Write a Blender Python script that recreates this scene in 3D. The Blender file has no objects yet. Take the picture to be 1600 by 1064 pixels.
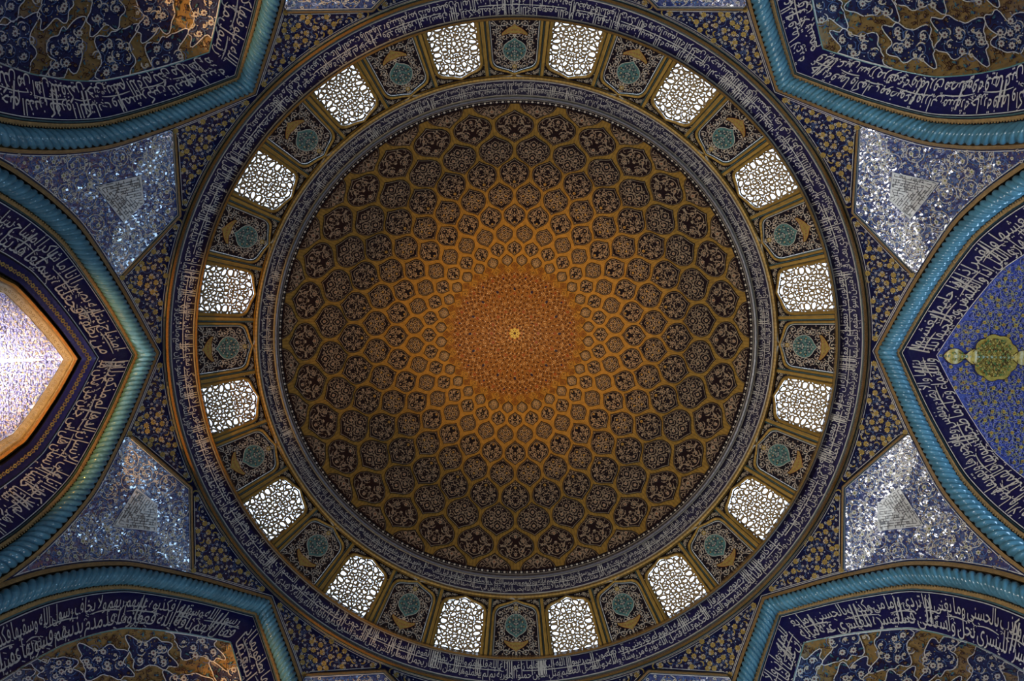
import bpy, math, random
import numpy as np
from mathutils import Matrix

# ------------------------------------------------------------------ camera, world, lights, exposure
sc = bpy.context.scene
COL = sc.collection
F = 700.0                                   # focal length in pixels of the 1600 px wide frame
CAMZ = 1.5                                  # camera height above the floor
OFFX, OFFY = 0.0417, 0.9159                 # dome axis relative to the camera
RA, RB, RC = 0.00446, -0.05136, -0.00299    # small tilts of the camera

def camera():
    a, b, c = RA, RB, RC
    Ra = np.array([[math.cos(a), 0, math.sin(a)], [0, 1, 0], [-math.sin(a), 0, math.cos(a)]])
    Rb = np.array([[1, 0, 0], [0, math.cos(b), math.sin(b)], [0, -math.sin(b), math.cos(b)]])
    Rc = np.array([[math.cos(c), -math.sin(c), 0], [math.sin(c), math.cos(c), 0], [0, 0, 1]])
    R = Rc @ Rb @ Ra
    cd = bpy.data.cameras.new('camera'); cam = bpy.data.objects.new('camera', cd); COL.objects.link(cam)
    cd.sensor_width = 36.0; cd.lens = 36.0 * F / 1600.0; cd.clip_end = 200
    M = Matrix.Identity(4)
    for i in range(3):
        M[i][0] = R[0][i]; M[i][1] = -R[1][i]; M[i][2] = -R[2][i]
    M[0][3], M[1][3], M[2][3] = -OFFX, -OFFY, CAMZ
    cam.matrix_world = M
    sc.camera = cam
camera()

vs = sc.view_settings
vs.view_transform = 'Standard'; vs.look = 'None'; vs.gamma = 1.0; vs.exposure = 0.0; vs.use_curve_mapping = False

w = bpy.data.worlds.new('world'); sc.world = w; w.use_nodes = True
bg = w.node_tree.nodes['Background']
# a bright hazy sky, brightest on the sunny side (towards +x)
_tc = w.node_tree.nodes.new('ShaderNodeTexCoord'); _sx = w.node_tree.nodes.new('ShaderNodeSeparateXYZ'); _mr = w.node_tree.nodes.new('ShaderNodeMapRange')
w.node_tree.links.new(_tc.outputs['Generated'], _sx.inputs[0]); w.node_tree.links.new(_sx.outputs[0], _mr.inputs[0])
_mr.inputs[1].default_value = -0.9; _mr.inputs[2].default_value = 0.9; _mr.inputs[3].default_value = 2.6; _mr.inputs[4].default_value = 6.5
bg.inputs[0].default_value = (0.62, 0.78, 1.0, 1); w.node_tree.links.new(_mr.outputs[0], bg.inputs[1])

def area(name, loc, target, size, power, color, shape='DISK'):
    l = bpy.data.lights.new(name, 'AREA'); l.shape = shape; l.size = size; l.energy = power; l.color = color
    o = bpy.data.objects.new(name, l); COL.objects.link(o); o.location = loc
    d = Matrix.Translation(loc).to_translation() - Matrix.Translation(target).to_translation()
    o.rotation_euler = d.to_track_quat('Z', 'Y').to_euler(); return o
def spot(name, loc, target, angle, blend, power, color, radius=0.3):
    l = bpy.data.lights.new(name, 'SPOT'); l.spot_size = math.radians(angle); l.spot_blend = blend
    l.energy = power; l.color = color; l.shadow_soft_size = radius
    o = bpy.data.objects.new(name, l); COL.objects.link(o); o.location = loc
    d = Matrix.Translation(loc).to_translation() - Matrix.Translation(target).to_translation()
    o.rotation_euler = d.to_track_quat('Z', 'Y').to_euler(); return o
# a warm floodlight on the floor aimed at the crown of the dome
spot('dome_floodlight', (0.3, 0.2, 0.6), (0.6, -0.6, 27.5), 42, 1.0, 17500, (1.0, 0.45, 0.05))
spot('dome_uplight', (-3.5, 1.0, 0.6), (1.0, -0.8, 24), 80, 1.0, 2600, (1.0, 0.66, 0.28))
# daylight that enters through the bay on the left and the doorway beside it
_lb = area('left_bay_daylight', (-10.2, 0.0, 4.5), (9, -0.5, 12.5), 5.0, 720, (0.98, 0.96, 0.90))
_lb.data.spread = math.radians(112)
_sk = area('left_bay_skylight', (-13.4, 0.2, 4.0), (-12.2, 0.2, 11), 2.0, 230, (0.93, 0.95, 1.0)); _sk.data.spread = math.radians(40)
area('left_kite_glint_light', (10.4, 0.5, 4.5), (-9, 0.0, 12.5), 2.8, 640, (0.45, 0.70, 1.0))  # added cool area light, mirrored as glints in the left kite panels
area('floor_fill_light', (-2.5, 1.0, 0.4), (6, -1.5, 12), 5.0, 130, (1.0, 0.92, 0.84))  # added fill light, stands in for light off the floor
area('top_drum_fill_light', (-2.0, 10.5, 3.5), (2, -9, 15), 3.0, 190, (0.95, 0.90, 0.95))  # added area light that brightens the top side of the drum
# warm lamps low in the bays
spot('left_arch_lamp', (-8.3, 0.9, 2.4), (-9.4, 0.6, 12.8), 36, 0.8, 4200, (1.0, 0.47, 0.08), 0.1)
spot('upper_left_squinch_lamp', (-9.5, -3.0, 3.0), (-5.9, -8.9, 11.9), 24, 0.6, 3200, (1.0, 0.52, 0.16), 0.1)
spot('lower_left_squinch_lamp', (-9.5, 3.0, 3.0), (-5.9, 8.9, 11.9), 24, 0.6, 3200, (1.0, 0.48, 0.12), 0.1)

cy = sc.cycles
cy.max_bounces = 5; cy.diffuse_bounces = 3; cy.glossy_bounces = 3; cy.sample_clamp_indirect = 4.0
cy.caustics_reflective = False; cy.caustics_refractive = False

# ------------------------------------------------------------------ materials
MATS = {}
def mat(name, col, rough=0.35, var=0.25, scale=14.0, bump=0.15, tilt=0.0, col2=None, spec=0.5, emit=None, bricks=0.0, ior=1.5):
    m = bpy.data.materials.new(name); m.use_nodes = True
    nt = m.node_tree; N = nt.nodes; L = nt.links
    b = N['Principled BSDF']
    b.inputs['Roughness'].default_value = rough; b.inputs['IOR'].default_value = ior
    b.inputs['Specular IOR Level'].default_value = spec
    tc = N.new('ShaderNodeTexCoord')
    no = N.new('ShaderNodeTexNoise'); no.inputs['Scale'].default_value = scale; no.inputs['Detail'].default_value = 3
    L.new(tc.outputs['Object'], no.inputs['Vector'])
    mx = N.new('ShaderNodeMix'); mx.data_type = 'RGBA'
    c2 = col2 or tuple(c * (1 - var) for c in col)
    mx.inputs[6].default_value = (*col, 1); mx.inputs[7].default_value = (*c2, 1)
    rp = N.new('ShaderNodeMapRange'); rp.inputs[1].default_value = 0.35; rp.inputs[2].default_value = 0.65
    L.new(no.outputs[0], rp.inputs[0]); L.new(rp.outputs[0], mx.inputs[0])
    L.new(mx.outputs[2], b.inputs['Base Color'])
    vo = N.new('ShaderNodeTexVoronoi'); vo.inputs['Scale'].default_value = scale * 1.6
    L.new(tc.outputs['Object'], vo.inputs['Vector'])
    if tilt > 0:                                   # every little tile piece sits at a slightly different tilt
        s = N.new('ShaderNodeVectorMath'); s.operation = 'SUBTRACT'; s.inputs[1].default_value = (0.5, 0.5, 0.5)
        L.new(vo.outputs['Color'], s.inputs[0])
        k = N.new('ShaderNodeVectorMath'); k.operation = 'SCALE'; k.inputs['Scale'].default_value = tilt
        L.new(s.outputs[0], k.inputs[0])
        no2 = N.new('ShaderNodeTexNoise'); no2.inputs['Scale'].default_value = 1.1; no2.inputs['Detail'].default_value = 2
        L.new(tc.outputs['Object'], no2.inputs['Vector'])
        s2 = N.new('ShaderNodeVectorMath'); s2.operation = 'SUBTRACT'; s2.inputs[1].default_value = (0.5, 0.5, 0.5)
        L.new(no2.outputs['Color'], s2.inputs[0])
        k2 = N.new('ShaderNodeVectorMath'); k2.operation = 'SCALE'; k2.inputs['Scale'].default_value = tilt * 1.2
        L.new(s2.outputs[0], k2.inputs[0])
        ge = N.new('ShaderNodeNewGeometry')
        a = N.new('ShaderNodeVectorMath'); a.operation = 'ADD'
        L.new(ge.outputs['Normal'], a.inputs[0]); L.new(k.outputs[0], a.inputs[1])
        a2 = N.new('ShaderNodeVectorMath'); a2.operation = 'ADD'
        L.new(a.outputs[0], a2.inputs[0]); L.new(k2.outputs[0], a2.inputs[1])
        n = N.new('ShaderNodeVectorMath'); n.operation = 'NORMALIZE'
        L.new(a2.outputs[0], n.inputs[0]); L.new(n.outputs[0], b.inputs['Normal'])
    elif bump > 0:
        bu = N.new('ShaderNodeBump'); bu.inputs['Strength'].default_value = bump; bu.inputs['Distance'].default_value = 0.02
        L.new(vo.outputs['Distance'], bu.inputs['Height']); L.new(bu.outputs[0], b.inputs['Normal'])
    if bricks > 0:                                 # fine coursing: alternate thin lighter and darker tiles
        wv = N.new('ShaderNodeTexBrick'); wv.inputs['Scale'].default_value = bricks
        wv.inputs['Color1'].default_value = (1, 1, 1, 1); wv.inputs['Color2'].default_value = (0.72, 0.70, 0.66, 1)
        wv.inputs['Mortar'].default_value = (0.35, 0.3, 0.25, 1); wv.inputs['Mortar Size'].default_value = 0.012
        L.new(tc.outputs['UV'], wv.inputs['Vector'])
        mm = N.new('ShaderNodeMix'); mm.data_type = 'RGBA'; mm.blend_type = 'MULTIPLY'; mm.inputs[0].default_value = 0.6
        L.new(mx.outputs[2], mm.inputs[6]); L.new(wv.outputs[0], mm.inputs[7]); L.new(mm.outputs[2], b.inputs['Base Color'])
    if emit: pass
    MATS[name] = m
    return m

NAVY = mat('glazed_navy', (0.010, 0.012, 0.060), 0.35)
VIOLET = mat('glazed_violet_grey', (0.030, 0.026, 0.060), 0.28)
NAVYB2 = mat('glazed_violet_blue', (0.018, 0.014, 0.066), 0.3)
NAVYB = mat('glazed_cobalt', (0.010, 0.009, 0.070), 0.3)
DARK = mat('glazed_blue_black', (0.007, 0.006, 0.014), 0.4, spec=0.3)
CREAM = mat('glazed_cream', (0.62, 0.57, 0.48), 0.35, var=0.15)
TAN = mat('glazed_tan', (0.46, 0.37, 0.26), 0.35, var=0.2)
LETTER = mat('glazed_white_letter', (0.58, 0.55, 0.50), 0.32, var=0.1)
OCHRE = mat('glazed_ochre', (0.50, 0.35, 0.09), 0.35, var=0.3)
GOLD = mat('golden_brick', (0.42, 0.255, 0.06), 0.5, var=0.3, scale=5.0, spec=0.25)
BROWN = mat('brown_tile', (0.40, 0.25, 0.10), 0.32, var=0.35, scale=22.0)
RUST = mat('glazed_rust', (0.36, 0.10, 0.03), 0.35)
TEAL = mat('glazed_teal', (0.11, 0.27, 0.25), 0.3, var=0.25)
TEALD = mat('teal_grey_strip', (0.06, 0.12, 0.13), 0.3)
TURQ = mat('turquoise_glaze', (0.085, 0.235, 0.32), 0.14, var=0.3, scale=4.0, bump=0.06)
LBLUE = mat('glazed_light_blue', (0.09, 0.16, 0.34), 0.3)
WHITE = mat('glazed_white', (0.68, 0.66, 0.62), 0.3, var=0.1)
SHN = mat('shield_cobalt', (0.016, 0.022, 0.13), 0.27, tilt=0.42, scale=14.0, spec=0.8, col2=(0.03, 0.06, 0.24), ior=2.4)
LATT = mat('plaster_lattice', (0.36, 0.25, 0.12), 0.6, var=0.3)
STONE = mat('floor_stone', (0.32, 0.26, 0.19), 0.6, scale=3.0)
PLASTER = mat('wall_tile', (0.10, 0.11, 0.22), 0.5, scale=3.0)

# ------------------------------------------------------------------ the shape of the building
# Every place is given by its azimuth and by v = 700 * radius / height, the steepness at which it is seen
# from the centre of the floor; rad() gives the real radius there.
CP = [(558.5, 0), (571.5, 27), (590, 66), (604, 95), (618.5, 123), (634, 151), (652, 182), (672, 213), (697, 242), (722, 267), (748, 289.5), (775, 311), (802, 329), (845, 354), (900, 382), (960, 412)]
_cp = np.array(CP, float); _hv = np.hypot(_cp[:, 0], _cp[:, 1]); _hp = np.arctan2(_cp[:, 1], _cp[:, 0])   # the arch curve: azimuth as a function of v
VT = [366, 371, 403, 411, 499, 505, 543, 553]
RT = [8.35, 8.40, 8.68, 8.75, 9.15, 9.20, 9.44, 9.50]
_s = np.linspace(0, 1, 600)
_r = 8.35 * (1 - _s ** 1.8) ** 0.6; _z = 15.97 + 10.03 * _s
_v = F * _r / _z
def rad(az, v, d=0.0):
    az = np.asarray(az, float); v = np.asarray(v, float)
    r = np.interp(v, VT, RT)
    phi = (az + math.pi / 8) % (math.pi / 4) - math.pi / 8
    # flat wall inside each arch; between the arches the surface curves round at the radius of the arch edge
    pm = np.minimum(np.abs(phi), np.interp(v, _hv, _hp))
    r = np.where(v > 553, 9.5 / np.cos(pm), r)
    rd = np.interp(v, _v[::-1], _r[::-1])
    return np.where(v < 366, rd, r)
def P3(x, y, d=0.0, az0=0.0):
    x = np.asarray(x, float); y = np.asarray(y, float)
    v = np.hypot(x, y); az = np.arctan2(y, x) + az0
    r0 = rad(az, v)
    z0 = np.where(v < 366, np.interp(v, _v[::-1], _z[::-1]), F * r0 / np.maximum(v, 1e-6))
    s = 1 + np.asarray(d, float) / np.maximum(np.hypot(r0, z0 * 0.35), 1.0)
    r = r0 * s; z = z0 * s
    return np.stack([r * np.cos(az), r * np.sin(az), z + CAMZ], -1)

# ------------------------------------------------------------------ mesh collecting
class MB:
    """collects faces given in plan coordinates (x, y, d) and builds ONE mesh"""
    def __init__(s, az0=0.0):
        s.v = []; s.f = []; s.m = []; s.n = 0; s.mats = []; s.az0 = az0; s.uv = []
    def mi(s, m):
        if m not in s.mats: s.mats.append(m)
        return s.mats.index(m)
    def add(s, xy, faces, m, d=0.0):
        xy = np.asarray(xy, float).reshape(-1, 2)
        s.raw(P3(xy[:, 0], xy[:, 1], d, s.az0), faces, m)
    def raw(s, V, faces, m):
        s.v.append(np.asarray(V, float)); i = s.mi(m)
        n = s.n
        for f in faces: s.f.append(tuple(k + n for k in f)); s.m.append(i)
        s.n += len(V)
    def mesh(s, name, smooth=True):
        me = bpy.data.meshes.new(name)
        V = np.concatenate(s.v) if s.v else np.zeros((0, 3))
        me.from_pydata(V.tolist(), [], s.f)
        for m in s.mats: me.materials.append(m)
        me.polygons.foreach_set('material_index', s.m)
        if smooth: me.polygons.foreach_set('use_smooth', [True] * len(s.f))
        me.update(); return me

STUFF = {'lettering', 'arabesque', 'scrollwork', 'flower_tilework', 'vine_tilework', 'tile_pattern', 'spandrel_tiles', 'sunburst_field', 'floret_fringe', 'square_script_plaque'}
def link(name, me, parent=None, rot=0.0):
    o = bpy.data.objects.new(name, me); COL.objects.link(o)
    if parent is not None:
        o.parent = parent
        if name in STUFF: o['kind'] = 'stuff'
    else: o.rotation_euler.z = rot
    return o
def thing(name, label, cat, group=None, rot=0.0, kind=None, me=None):
    o = link(name, me, None, rot); o['label'] = label; o['category'] = cat
    if group: o['group'] = group
    if kind: o['kind'] = kind
    return o
def copy_tree(o, rot, label=None):
    c = o.copy(); COL.objects.link(c); c.rotation_euler.z = rot
    if label: c['label'] = label
    for ch in list(o.children):
        d = ch.copy(); COL.objects.link(d); d.parent = c
        for g in ch.children:
            e = g.copy(); COL.objects.link(e); e.parent = d
    return c

# ---- plan-coordinate shapes
def polar_grid(mb, p0, p1, vlo, vhi, npi, nv, m, d=0.0, dfn=None):
    """surface between two v curves over an azimuth range (radians, local)"""
    ph = np.linspace(p0, p1, npi + 1)
    lo = np.array([vlo(p) if callable(vlo) else vlo for p in ph]); hi = np.array([vhi(p) if callable(vhi) else vhi for p in ph])
    t = np.linspace(0, 1, nv + 1)
    vv = lo[:, None] + (hi - lo)[:, None] * t[None, :]
    X = vv * np.cos(ph)[:, None]; Y = vv * np.sin(ph)[:, None]
    fs = [(i * (nv + 1) + j, i * (nv + 1) + j + 1, (i + 1) * (nv + 1) + j + 1, (i + 1) * (nv + 1) + j) for i in range(npi) for j in range(nv)]
    mb.add(np.stack([X.ravel(), Y.ravel()], -1), fs, m, d)
def normals2(pts, closed=False):
    p = np.asarray(pts, float)
    if closed: t = np.roll(p, -1, 0) - np.roll(p, 1, 0)
    else:
        seg = np.diff(p, axis=0); seg = seg / np.maximum(np.linalg.norm(seg, axis=1, keepdims=True), 1e-9)
        t = np.zeros_like(p); t[0] = seg[0]; t[-1] = seg[-1]; t[1:-1] = seg[1:] + seg[:-1]
    t = t / np.maximum(np.linalg.norm(t, axis=1, keepdims=True), 1e-9)
    return np.stack([-t[:, 1], t[:, 0]], -1)
def offset(pts, o, closed=False, scale=None):
    """mitred offset of a polyline, to its left"""
    p = np.asarray(pts, float); n = normals2(p, closed)
    if closed: a = np.roll(p, -1, 0) - p; b = p - np.roll(p, 1, 0)
    else:
        seg = np.diff(p, axis=0); a = np.vstack([seg, seg[-1:]]); b = np.vstack([seg[:1], seg])
    a = a / np.maximum(np.linalg.norm(a, axis=1, keepdims=True), 1e-9)
    na = np.stack([-a[:, 1], a[:, 0]], -1)
    c = np.clip((n * na).sum(1), 0.45, 1)
    s = 1.0 if scale is None else scale
    return p + n * (o * s / c)[:, None] if np.ndim(o * s / c) else p + n * (o * s / c)
def sweep(mb, pts, prof, closed=False, scale=None):
    """moulding: prof = [(offset, d), ...] with a material for each facet between them"""
    offs, ms = prof
    rows = [np.column_stack([offset(pts, o, closed, scale), np.full(len(pts), dd)]) for o, dd in offs]
    n = len(pts)
    for i, m in enumerate(ms):
        A = np.vstack([rows[i], rows[i + 1]])
        k = n if closed else n - 1
        fs = [(j, (j + 1) % n, n + (j + 1) % n, n + j) for j in range(k)]
        mb.add(A[:, :2], fs, m, A[:, 2])
def ribbon(mb, pts, w, m, d=-0.012, inside=None, taper=False):
    p = np.asarray(pts, float)
    if len(p) < 2: return
    n = normals2(p)
    ww = np.full(len(p), w / 2.0)
    if taper: ww = ww * (0.35 + 0.65 * np.sin(np.linspace(0.15, math.pi - 0.15, len(p))))
    A = np.vstack([p + n * ww[:, None], p - n * ww[:, None]]); k = len(p)
    mid = (p[1:] + p[:-1]) / 2
    ok = inside(mid[:, 0], mid[:, 1]) if inside is not None else np.ones(k - 1, bool)
    fs = [(j, j + 1, k + j + 1, k + j) for j in range(k - 1) if ok[j]]
    if fs: mb.add(A, fs, m, d)
def fillpoly(mb, P, c, m, d, rings=6):
    P = np.asarray(P, float); c = np.asarray(c, float); n = len(P)
    R_ = [c + (P - c) * t for t in np.linspace(1, 0.02, rings + 1)]
    fs = [(i * n + j, i * n + (j + 1) % n, (i + 1) * n + (j + 1) % n, (i + 1) * n + j) for i in range(rings) for j in range(n)]
    mb.add(np.vstack(R_), fs, m, d)
def dense(P, step):
    P = np.asarray(P, float); out = []
    for i in range(len(P)):
        a, b = P[i], P[(i + 1) % len(P)]; k = max(int(np.hypot(*(b - a)) / step), 1)
        out += [a + (b - a) * t for t in np.arange(k) / k]
    return np.array(out)
def blob(mb, cx, cy, rx, ry, m, ang=0.0, n=8, d=-0.014, star=0.0, k=0, inside=None):
    if inside is not None and not inside(np.array([cx]), np.array([cy]))[0]: return
    t = np.linspace(0, 2 * math.pi, n, endpoint=False)
    r = 1 + star * np.cos(k * t)
    x = rx * r * np.cos(t); y = ry * r * np.sin(t)
    c, s = math.cos(ang), math.sin(ang)
    mb.add(np.stack([cx + x * c - y * s, cy + x * s + y * c], -1), [tuple(range(n))], m, d)
def flower(mb, cx, cy, r, m, mc, petals=6, ang=0.0, inside=None, d=-0.016):
    if inside is not None and not inside(np.array([cx]), np.array([cy]))[0]: return
    n = petals * 4
    blob(mb, cx, cy, r, r, m, ang, n, d, 0.2, petals)
    if mc is not None: blob(mb, cx, cy, r * 0.42, r * 0.42, mc, ang, 6, d - 0.006)
def spiral(cx, cy, r, turns, a0, sgn=1, n=None, r1=0.25):
    n = n or int(10 * turns) + 4
    t = np.linspace(0, 1, n); rr = r * (1 - (1 - r1) * t ** 1.2)
    a = a0 + sgn * 2 * math.pi * turns * t
    return np.stack([cx + rr * np.cos(a), cy + rr * np.sin(a)], -1)
def wave(p0, p1, amp, n=9, ph=0.0):
    p0 = np.array(p0, float); p1 = np.array(p1, float); t = np.linspace(0, 1, n)[:, None]
    d = p1 - p0; nn = np.array([-d[1], d[0]]) / max(np.linalg.norm(d), 1e-6)
    return p0 + d * t + nn * amp * np.sin(t * math.pi * 2 + ph)
def pts_in(inside, x0, x1, y0, y1, s, rnd, jit=0.35):
    """jittered hexagonal grid"""
    out = []; j = 0; y = y0
    while y < y1:
        x = x0 + (s / 2 if j % 2 else 0)
        while x < x1:
            px, py = x + rnd.uniform(-jit, jit) * s, y + rnd.uniform(-jit, jit) * s
            if inside(np.array([px]), np.array([py]))[0]: out.append((px, py))
            x += s
        y += s * 0.87; j += 1
    return out
def scrolls(mb, inside, box, s, w, mline, rnd, mflow=None, mc=None, thin=None, dots=(), fs=None, mirror=True, turns=1.3, wthin=None, dens=1.0, dz=0.0, centre=True):
    """arabesque: rows of counter-turning scrolls, linked by stems, with blossoms inside them and between them"""
    x0, x1, y0, y1 = box
    tgt = []
    if mirror: pl = pts_in(lambda x, y: inside(x, y) & (y > s * 0.38), x0, x1, s * 0.55, y1, s, rnd, 0.14)
    else: pl = pts_in(inside, x0, x1, y0, y1, s, rnd, 0.14)
    R = s * 0.50
    def both(f):
        f(1)
        if mirror: f(-1)
    for i, (cx, cy) in enumerate(pl):
        sg = 1 if (i % 2) else -1; a0 = rnd.uniform(0, 6.28); sp = spiral(cx, cy, R, turns, a0, sg)
        near = sorted(pl, key=lambda q: (q[0] - cx) ** 2 + (q[1] - cy) ** 2)[1:3]
        lk = [wave(sp[0], (0.5 * (cx + q[0]) + rnd.uniform(-.2, .2) * s, 0.5 * (cy + q[1]) + rnd.uniform(-.2, .2) * s), s * 0.12, 7) for q in near[:1]]
        fa = rnd.uniform(0, 6.28)
        end = sp[-1]
        lobes = [(cx + R * math.cos(fa + k * 2.1), cy + R * math.sin(fa + k * 2.1), fa + k * 2.1) for k in range(3)]
        def go(q):
            M1 = np.array([1, q])
            ribbon(mb, sp * M1, w, mline, -0.012 + dz, inside=inside)
            for l in lk: ribbon(mb, l * M1, w, mline, -0.012 + dz, inside=inside)
            if mflow: flower(mb, end[0], end[1] * q, fs or s * 0.13, mflow, mc, 5, 0, inside, -0.016 + dz)
            for (lx, ly, la) in lobes:           # small leaves along the scroll
                blob(mb, lx, ly * q, s * 0.11, s * 0.045, mline, la * q + 0.7 * sg * q, 6, -0.014 + dz, inside=inside)
        both(go)
    if mirror and centre:
        for i, x in enumerate(np.arange(x0, x1, s * 0.6)):
            if mflow: flower(mb, x, 0.0, (fs or s * 0.13) * (1.15 if i % 2 else 0.8), mflow, mc, 6, 0, inside, -0.016 + dz)
    for (mm, sp_, r_, pet, cc) in dots:
        if mirror: dl = pts_in(lambda x, y: inside(x, y) & (y > sp_ * 0.3), x0, x1, sp_ * 0.4, y1, sp_, rnd, 0.3)
        else: dl = pts_in(inside, x0, x1, y0, y1, sp_, rnd, 0.3)
        for (cx, cy) in dl:
            a = rnd.uniform(0, 6.28)
            def go(q):
                if pet: flower(mb, cx, cy * q, r_, mm, cc, pet, a * q, inside, -0.016 + dz)
                else: blob(mb, cx, cy * q, r_, r_ * 0.7, mm, a * q, 5, -0.014 + dz, inside=inside)
            both(go)
    if thin:
        st = s * 0.55
        tl = pts_in(inside, x0, x1, y0, y1, st, rnd, 0.4) if not mirror else pts_in(lambda x, y: inside(x, y) & (y > 0), x0, x1, 0, y1, st, rnd, 0.4)
        for (cx, cy) in tl:
            sp = spiral(cx, cy, st * rnd.uniform(0.4, 0.75), 0.6, rnd.uniform(0, 6.28), rnd.choice((-1, 1)), 7, 0.5)
            both(lambda q: ribbon(mb, sp * np.array([1, q]), wthin or w * 0.6, thin, d=-0.008, inside=inside))

# ------------------------------------------------------------------ writing: joined letters laid out right to left
FORMS = {'ء': 'FE80:1', 'آ': 'FE81:2', 'أ': 'FE83:2', 'ؤ': 'FE85:2', 'إ': 'FE87:2', 'ئ': 'FE89:4', 'ا': 'FE8D:2', 'ب': 'FE8F:4',
 'ة': 'FE93:2', 'ت': 'FE95:4', 'ث': 'FE99:4', 'ج': 'FE9D:4', 'ح': 'FEA1:4', 'خ': 'FEA5:4', 'د': 'FEA9:2', 'ذ': 'FEAB:2',
 'ر': 'FEAD:2', 'ز': 'FEAF:2', 'س': 'FEB1:4', 'ش': 'FEB5:4', 'ص': 'FEB9:4', 'ض': 'FEBD:4', 'ط': 'FEC1:4', 'ظ': 'FEC5:4',
 'ع': 'FEC9:4', 'غ': 'FECD:4', 'ف': 'FED1:4', 'ق': 'FED5:4', 'ك': 'FED9:4', 'ل': 'FEDD:4', 'م': 'FEE1:4', 'ن': 'FEE5:4',
 'ه': 'FEE9:4', 'و': 'FEED:2', 'ى': 'FEEF:2', 'ي': 'FEF1:4'}
def shape(text):
    out = []; i = 0; prev = False                # prev: the letter before joins forward
    while i < len(text):
        c = text[i]
        if c not in FORMS: out.append(' '); prev = False; i += 1; continue
        if c == 'ل' and i + 1 < len(text) and text[i + 1] in 'اأإآ':
            base = {'آ': 0xFEF5, 'أ': 0xFEF7, 'إ': 0xFEF9, 'ا': 0xFEFB}[text[i + 1]]
            out.append(chr(base + (1 if prev else 0))); prev = False; i += 2; continue
        b, k = FORMS[c].split(':'); b = int(b, 16); k = int(k)
        nxt = i + 1 < len(text) and text[i + 1] in FORMS and text[i + 1] != 'ء' and k == 4
        if k == 4: idx = (3 if nxt else 1) if prev else (2 if nxt else 0)
        elif k == 2: idx = 1 if prev else 0
        else: idx = 0
        out.append(chr(b + idx)); prev = nxt; i += 1
    return out
GL = {}
def glyph(ch):
    if ch in GL: return GL[ch]
    c = bpy.data.curves.new('letter', 'FONT'); c.resolution_u = 2
    def ext(body):
        c.body = body
        o = bpy.data.objects.new('letter', c); COL.objects.link(o)
        dg = bpy.context.evaluated_depsgraph_get(); me = bpy.data.meshes.new_from_object(o.evaluated_get(dg))
        V = np.array([v.co[:2] for v in me.vertices]).reshape(-1, 2); Fc = [tuple(p.vertices) for p in me.polygons]
        bpy.data.objects.remove(o); bpy.data.meshes.remove(me); return V, Fc
    V, Fc = ext(ch)
    V2, _ = ext(ch + '\uFE8D'); V1 = ext('\uFE8D')[0]
    adv = V2[:, 0].max() - V1[:, 0].max()          # advance width of the letter
    bpy.data.curves.remove(c)
    GL[ch] = (V, Fc, max(adv, 0.08)); return GL[ch]
def layout(text, size, sx, tall, xh=0.40):
    """letters as (forward, up) coordinates"""
    run = []; f = 0.0
    for ch in shape(text):
        if ch == ' ': f += 0.12 * size * sx; continue
        V, Fc, adv = glyph(ch)
        y = V[:, 1].copy(); y = np.where(y > xh, xh + (y - xh) * tall, y); y = np.where(y < -0.08, -0.08 + (y + 0.08) * 0.75, y)
        run.append((np.stack([f + (adv - V[:, 0]) * size * sx, y * size], -1), Fc)); f += adv * size * sx
    return run, f

# ------------------------------------------------------------------ floor and the walls below the arches (behind the camera)
mb = MB()
mb.raw([(-16, -16, 0), (16, -16, 0), (16, 16, 0), (-16, 16, 0)], [(0, 1, 2, 3)], STONE)
o = link('floor', mb.mesh('floor', False)); o['kind'] = 'structure'; o['label'] = 'stone floor of the prayer hall below the dome'; o['category'] = 'floor'
for nm, (x0, y0, x1, y1) in {'wall_left': (-16, -16, -16, 16), 'wall_right': (16, -16, 16, 16), 'wall_top': (-16, -16, 16, -16), 'wall_bottom': (-16, 16, 16, 16)}.items():
    mb = MB(); mb.raw([(x0, y0, 0), (x1, y1, 0), (x1, y1, 13), (x0, y0, 13)], [(0, 1, 2, 3)], PLASTER)
    o = link(nm, mb.mesh(nm, False)); o['kind'] = 'structure'; o['label'] = 'lower tiled wall of the prayer hall on the %s side' % nm[5:]; o['category'] = 'wall'
D2R = math.pi / 180

# ------------------------------------------------------------------ dome shell
mb = MB()
va = np.concatenate([np.linspace(0.0, 20, 5), np.linspace(30, 366, 40)])
na = 192
ph = np.linspace(0, 2 * math.pi, na, endpoint=False)
X = va[:, None] * np.cos(ph)[None]; Y = va[:, None] * np.sin(ph)[None]
fs = [(i * na + j, i * na + (j + 1) % na, (i + 1) * na + (j + 1) % na, (i + 1) * na + j) for i in range(len(va) - 1) for j in range(na)]
mb.add(np.stack([X.ravel(), Y.ravel()], -1), fs, GOLD, 0.03)
dome = thing('ceiling', 'pointed dome of golden brick ribs between dark floral lozenges', 'dome', kind='structure', me=mb.mesh('dome_shell'))

# golden brick: fine radial coursing on the dome (by azimuth)
nt = GOLD.node_tree; N = nt.nodes; L = nt.links
tc = N.new('ShaderNodeTexCoord'); sp = N.new('ShaderNodeSeparateXYZ'); L.new(tc.outputs['Object'], sp.inputs[0])
at = N.new('ShaderNodeMath'); at.operation = 'ARCTAN2'; L.new(sp.outputs[1], at.inputs[0]); L.new(sp.outputs[0], at.inputs[1])
ml = N.new('ShaderNodeMath'); ml.operation = 'MULTIPLY'; ml.inputs[1].default_value = 32 * 14; L.new(at.outputs[0], ml.inputs[0])
si = N.new('ShaderNodeMath'); si.operation = 'SINE'; L.new(ml.outputs[0], si.inputs[0])
mr = N.new('ShaderNodeMapRange'); mr.inputs[1].default_value = -1; mr.inputs[2].default_value = 1; mr.inputs[3].default_value = 0.80; mr.inputs[4].default_value = 1.08
L.new(si.outputs[0], mr.inputs[0])
pb = N['Principled BSDF']; src = pb.inputs['Base Color'].links[0].from_socket
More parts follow.
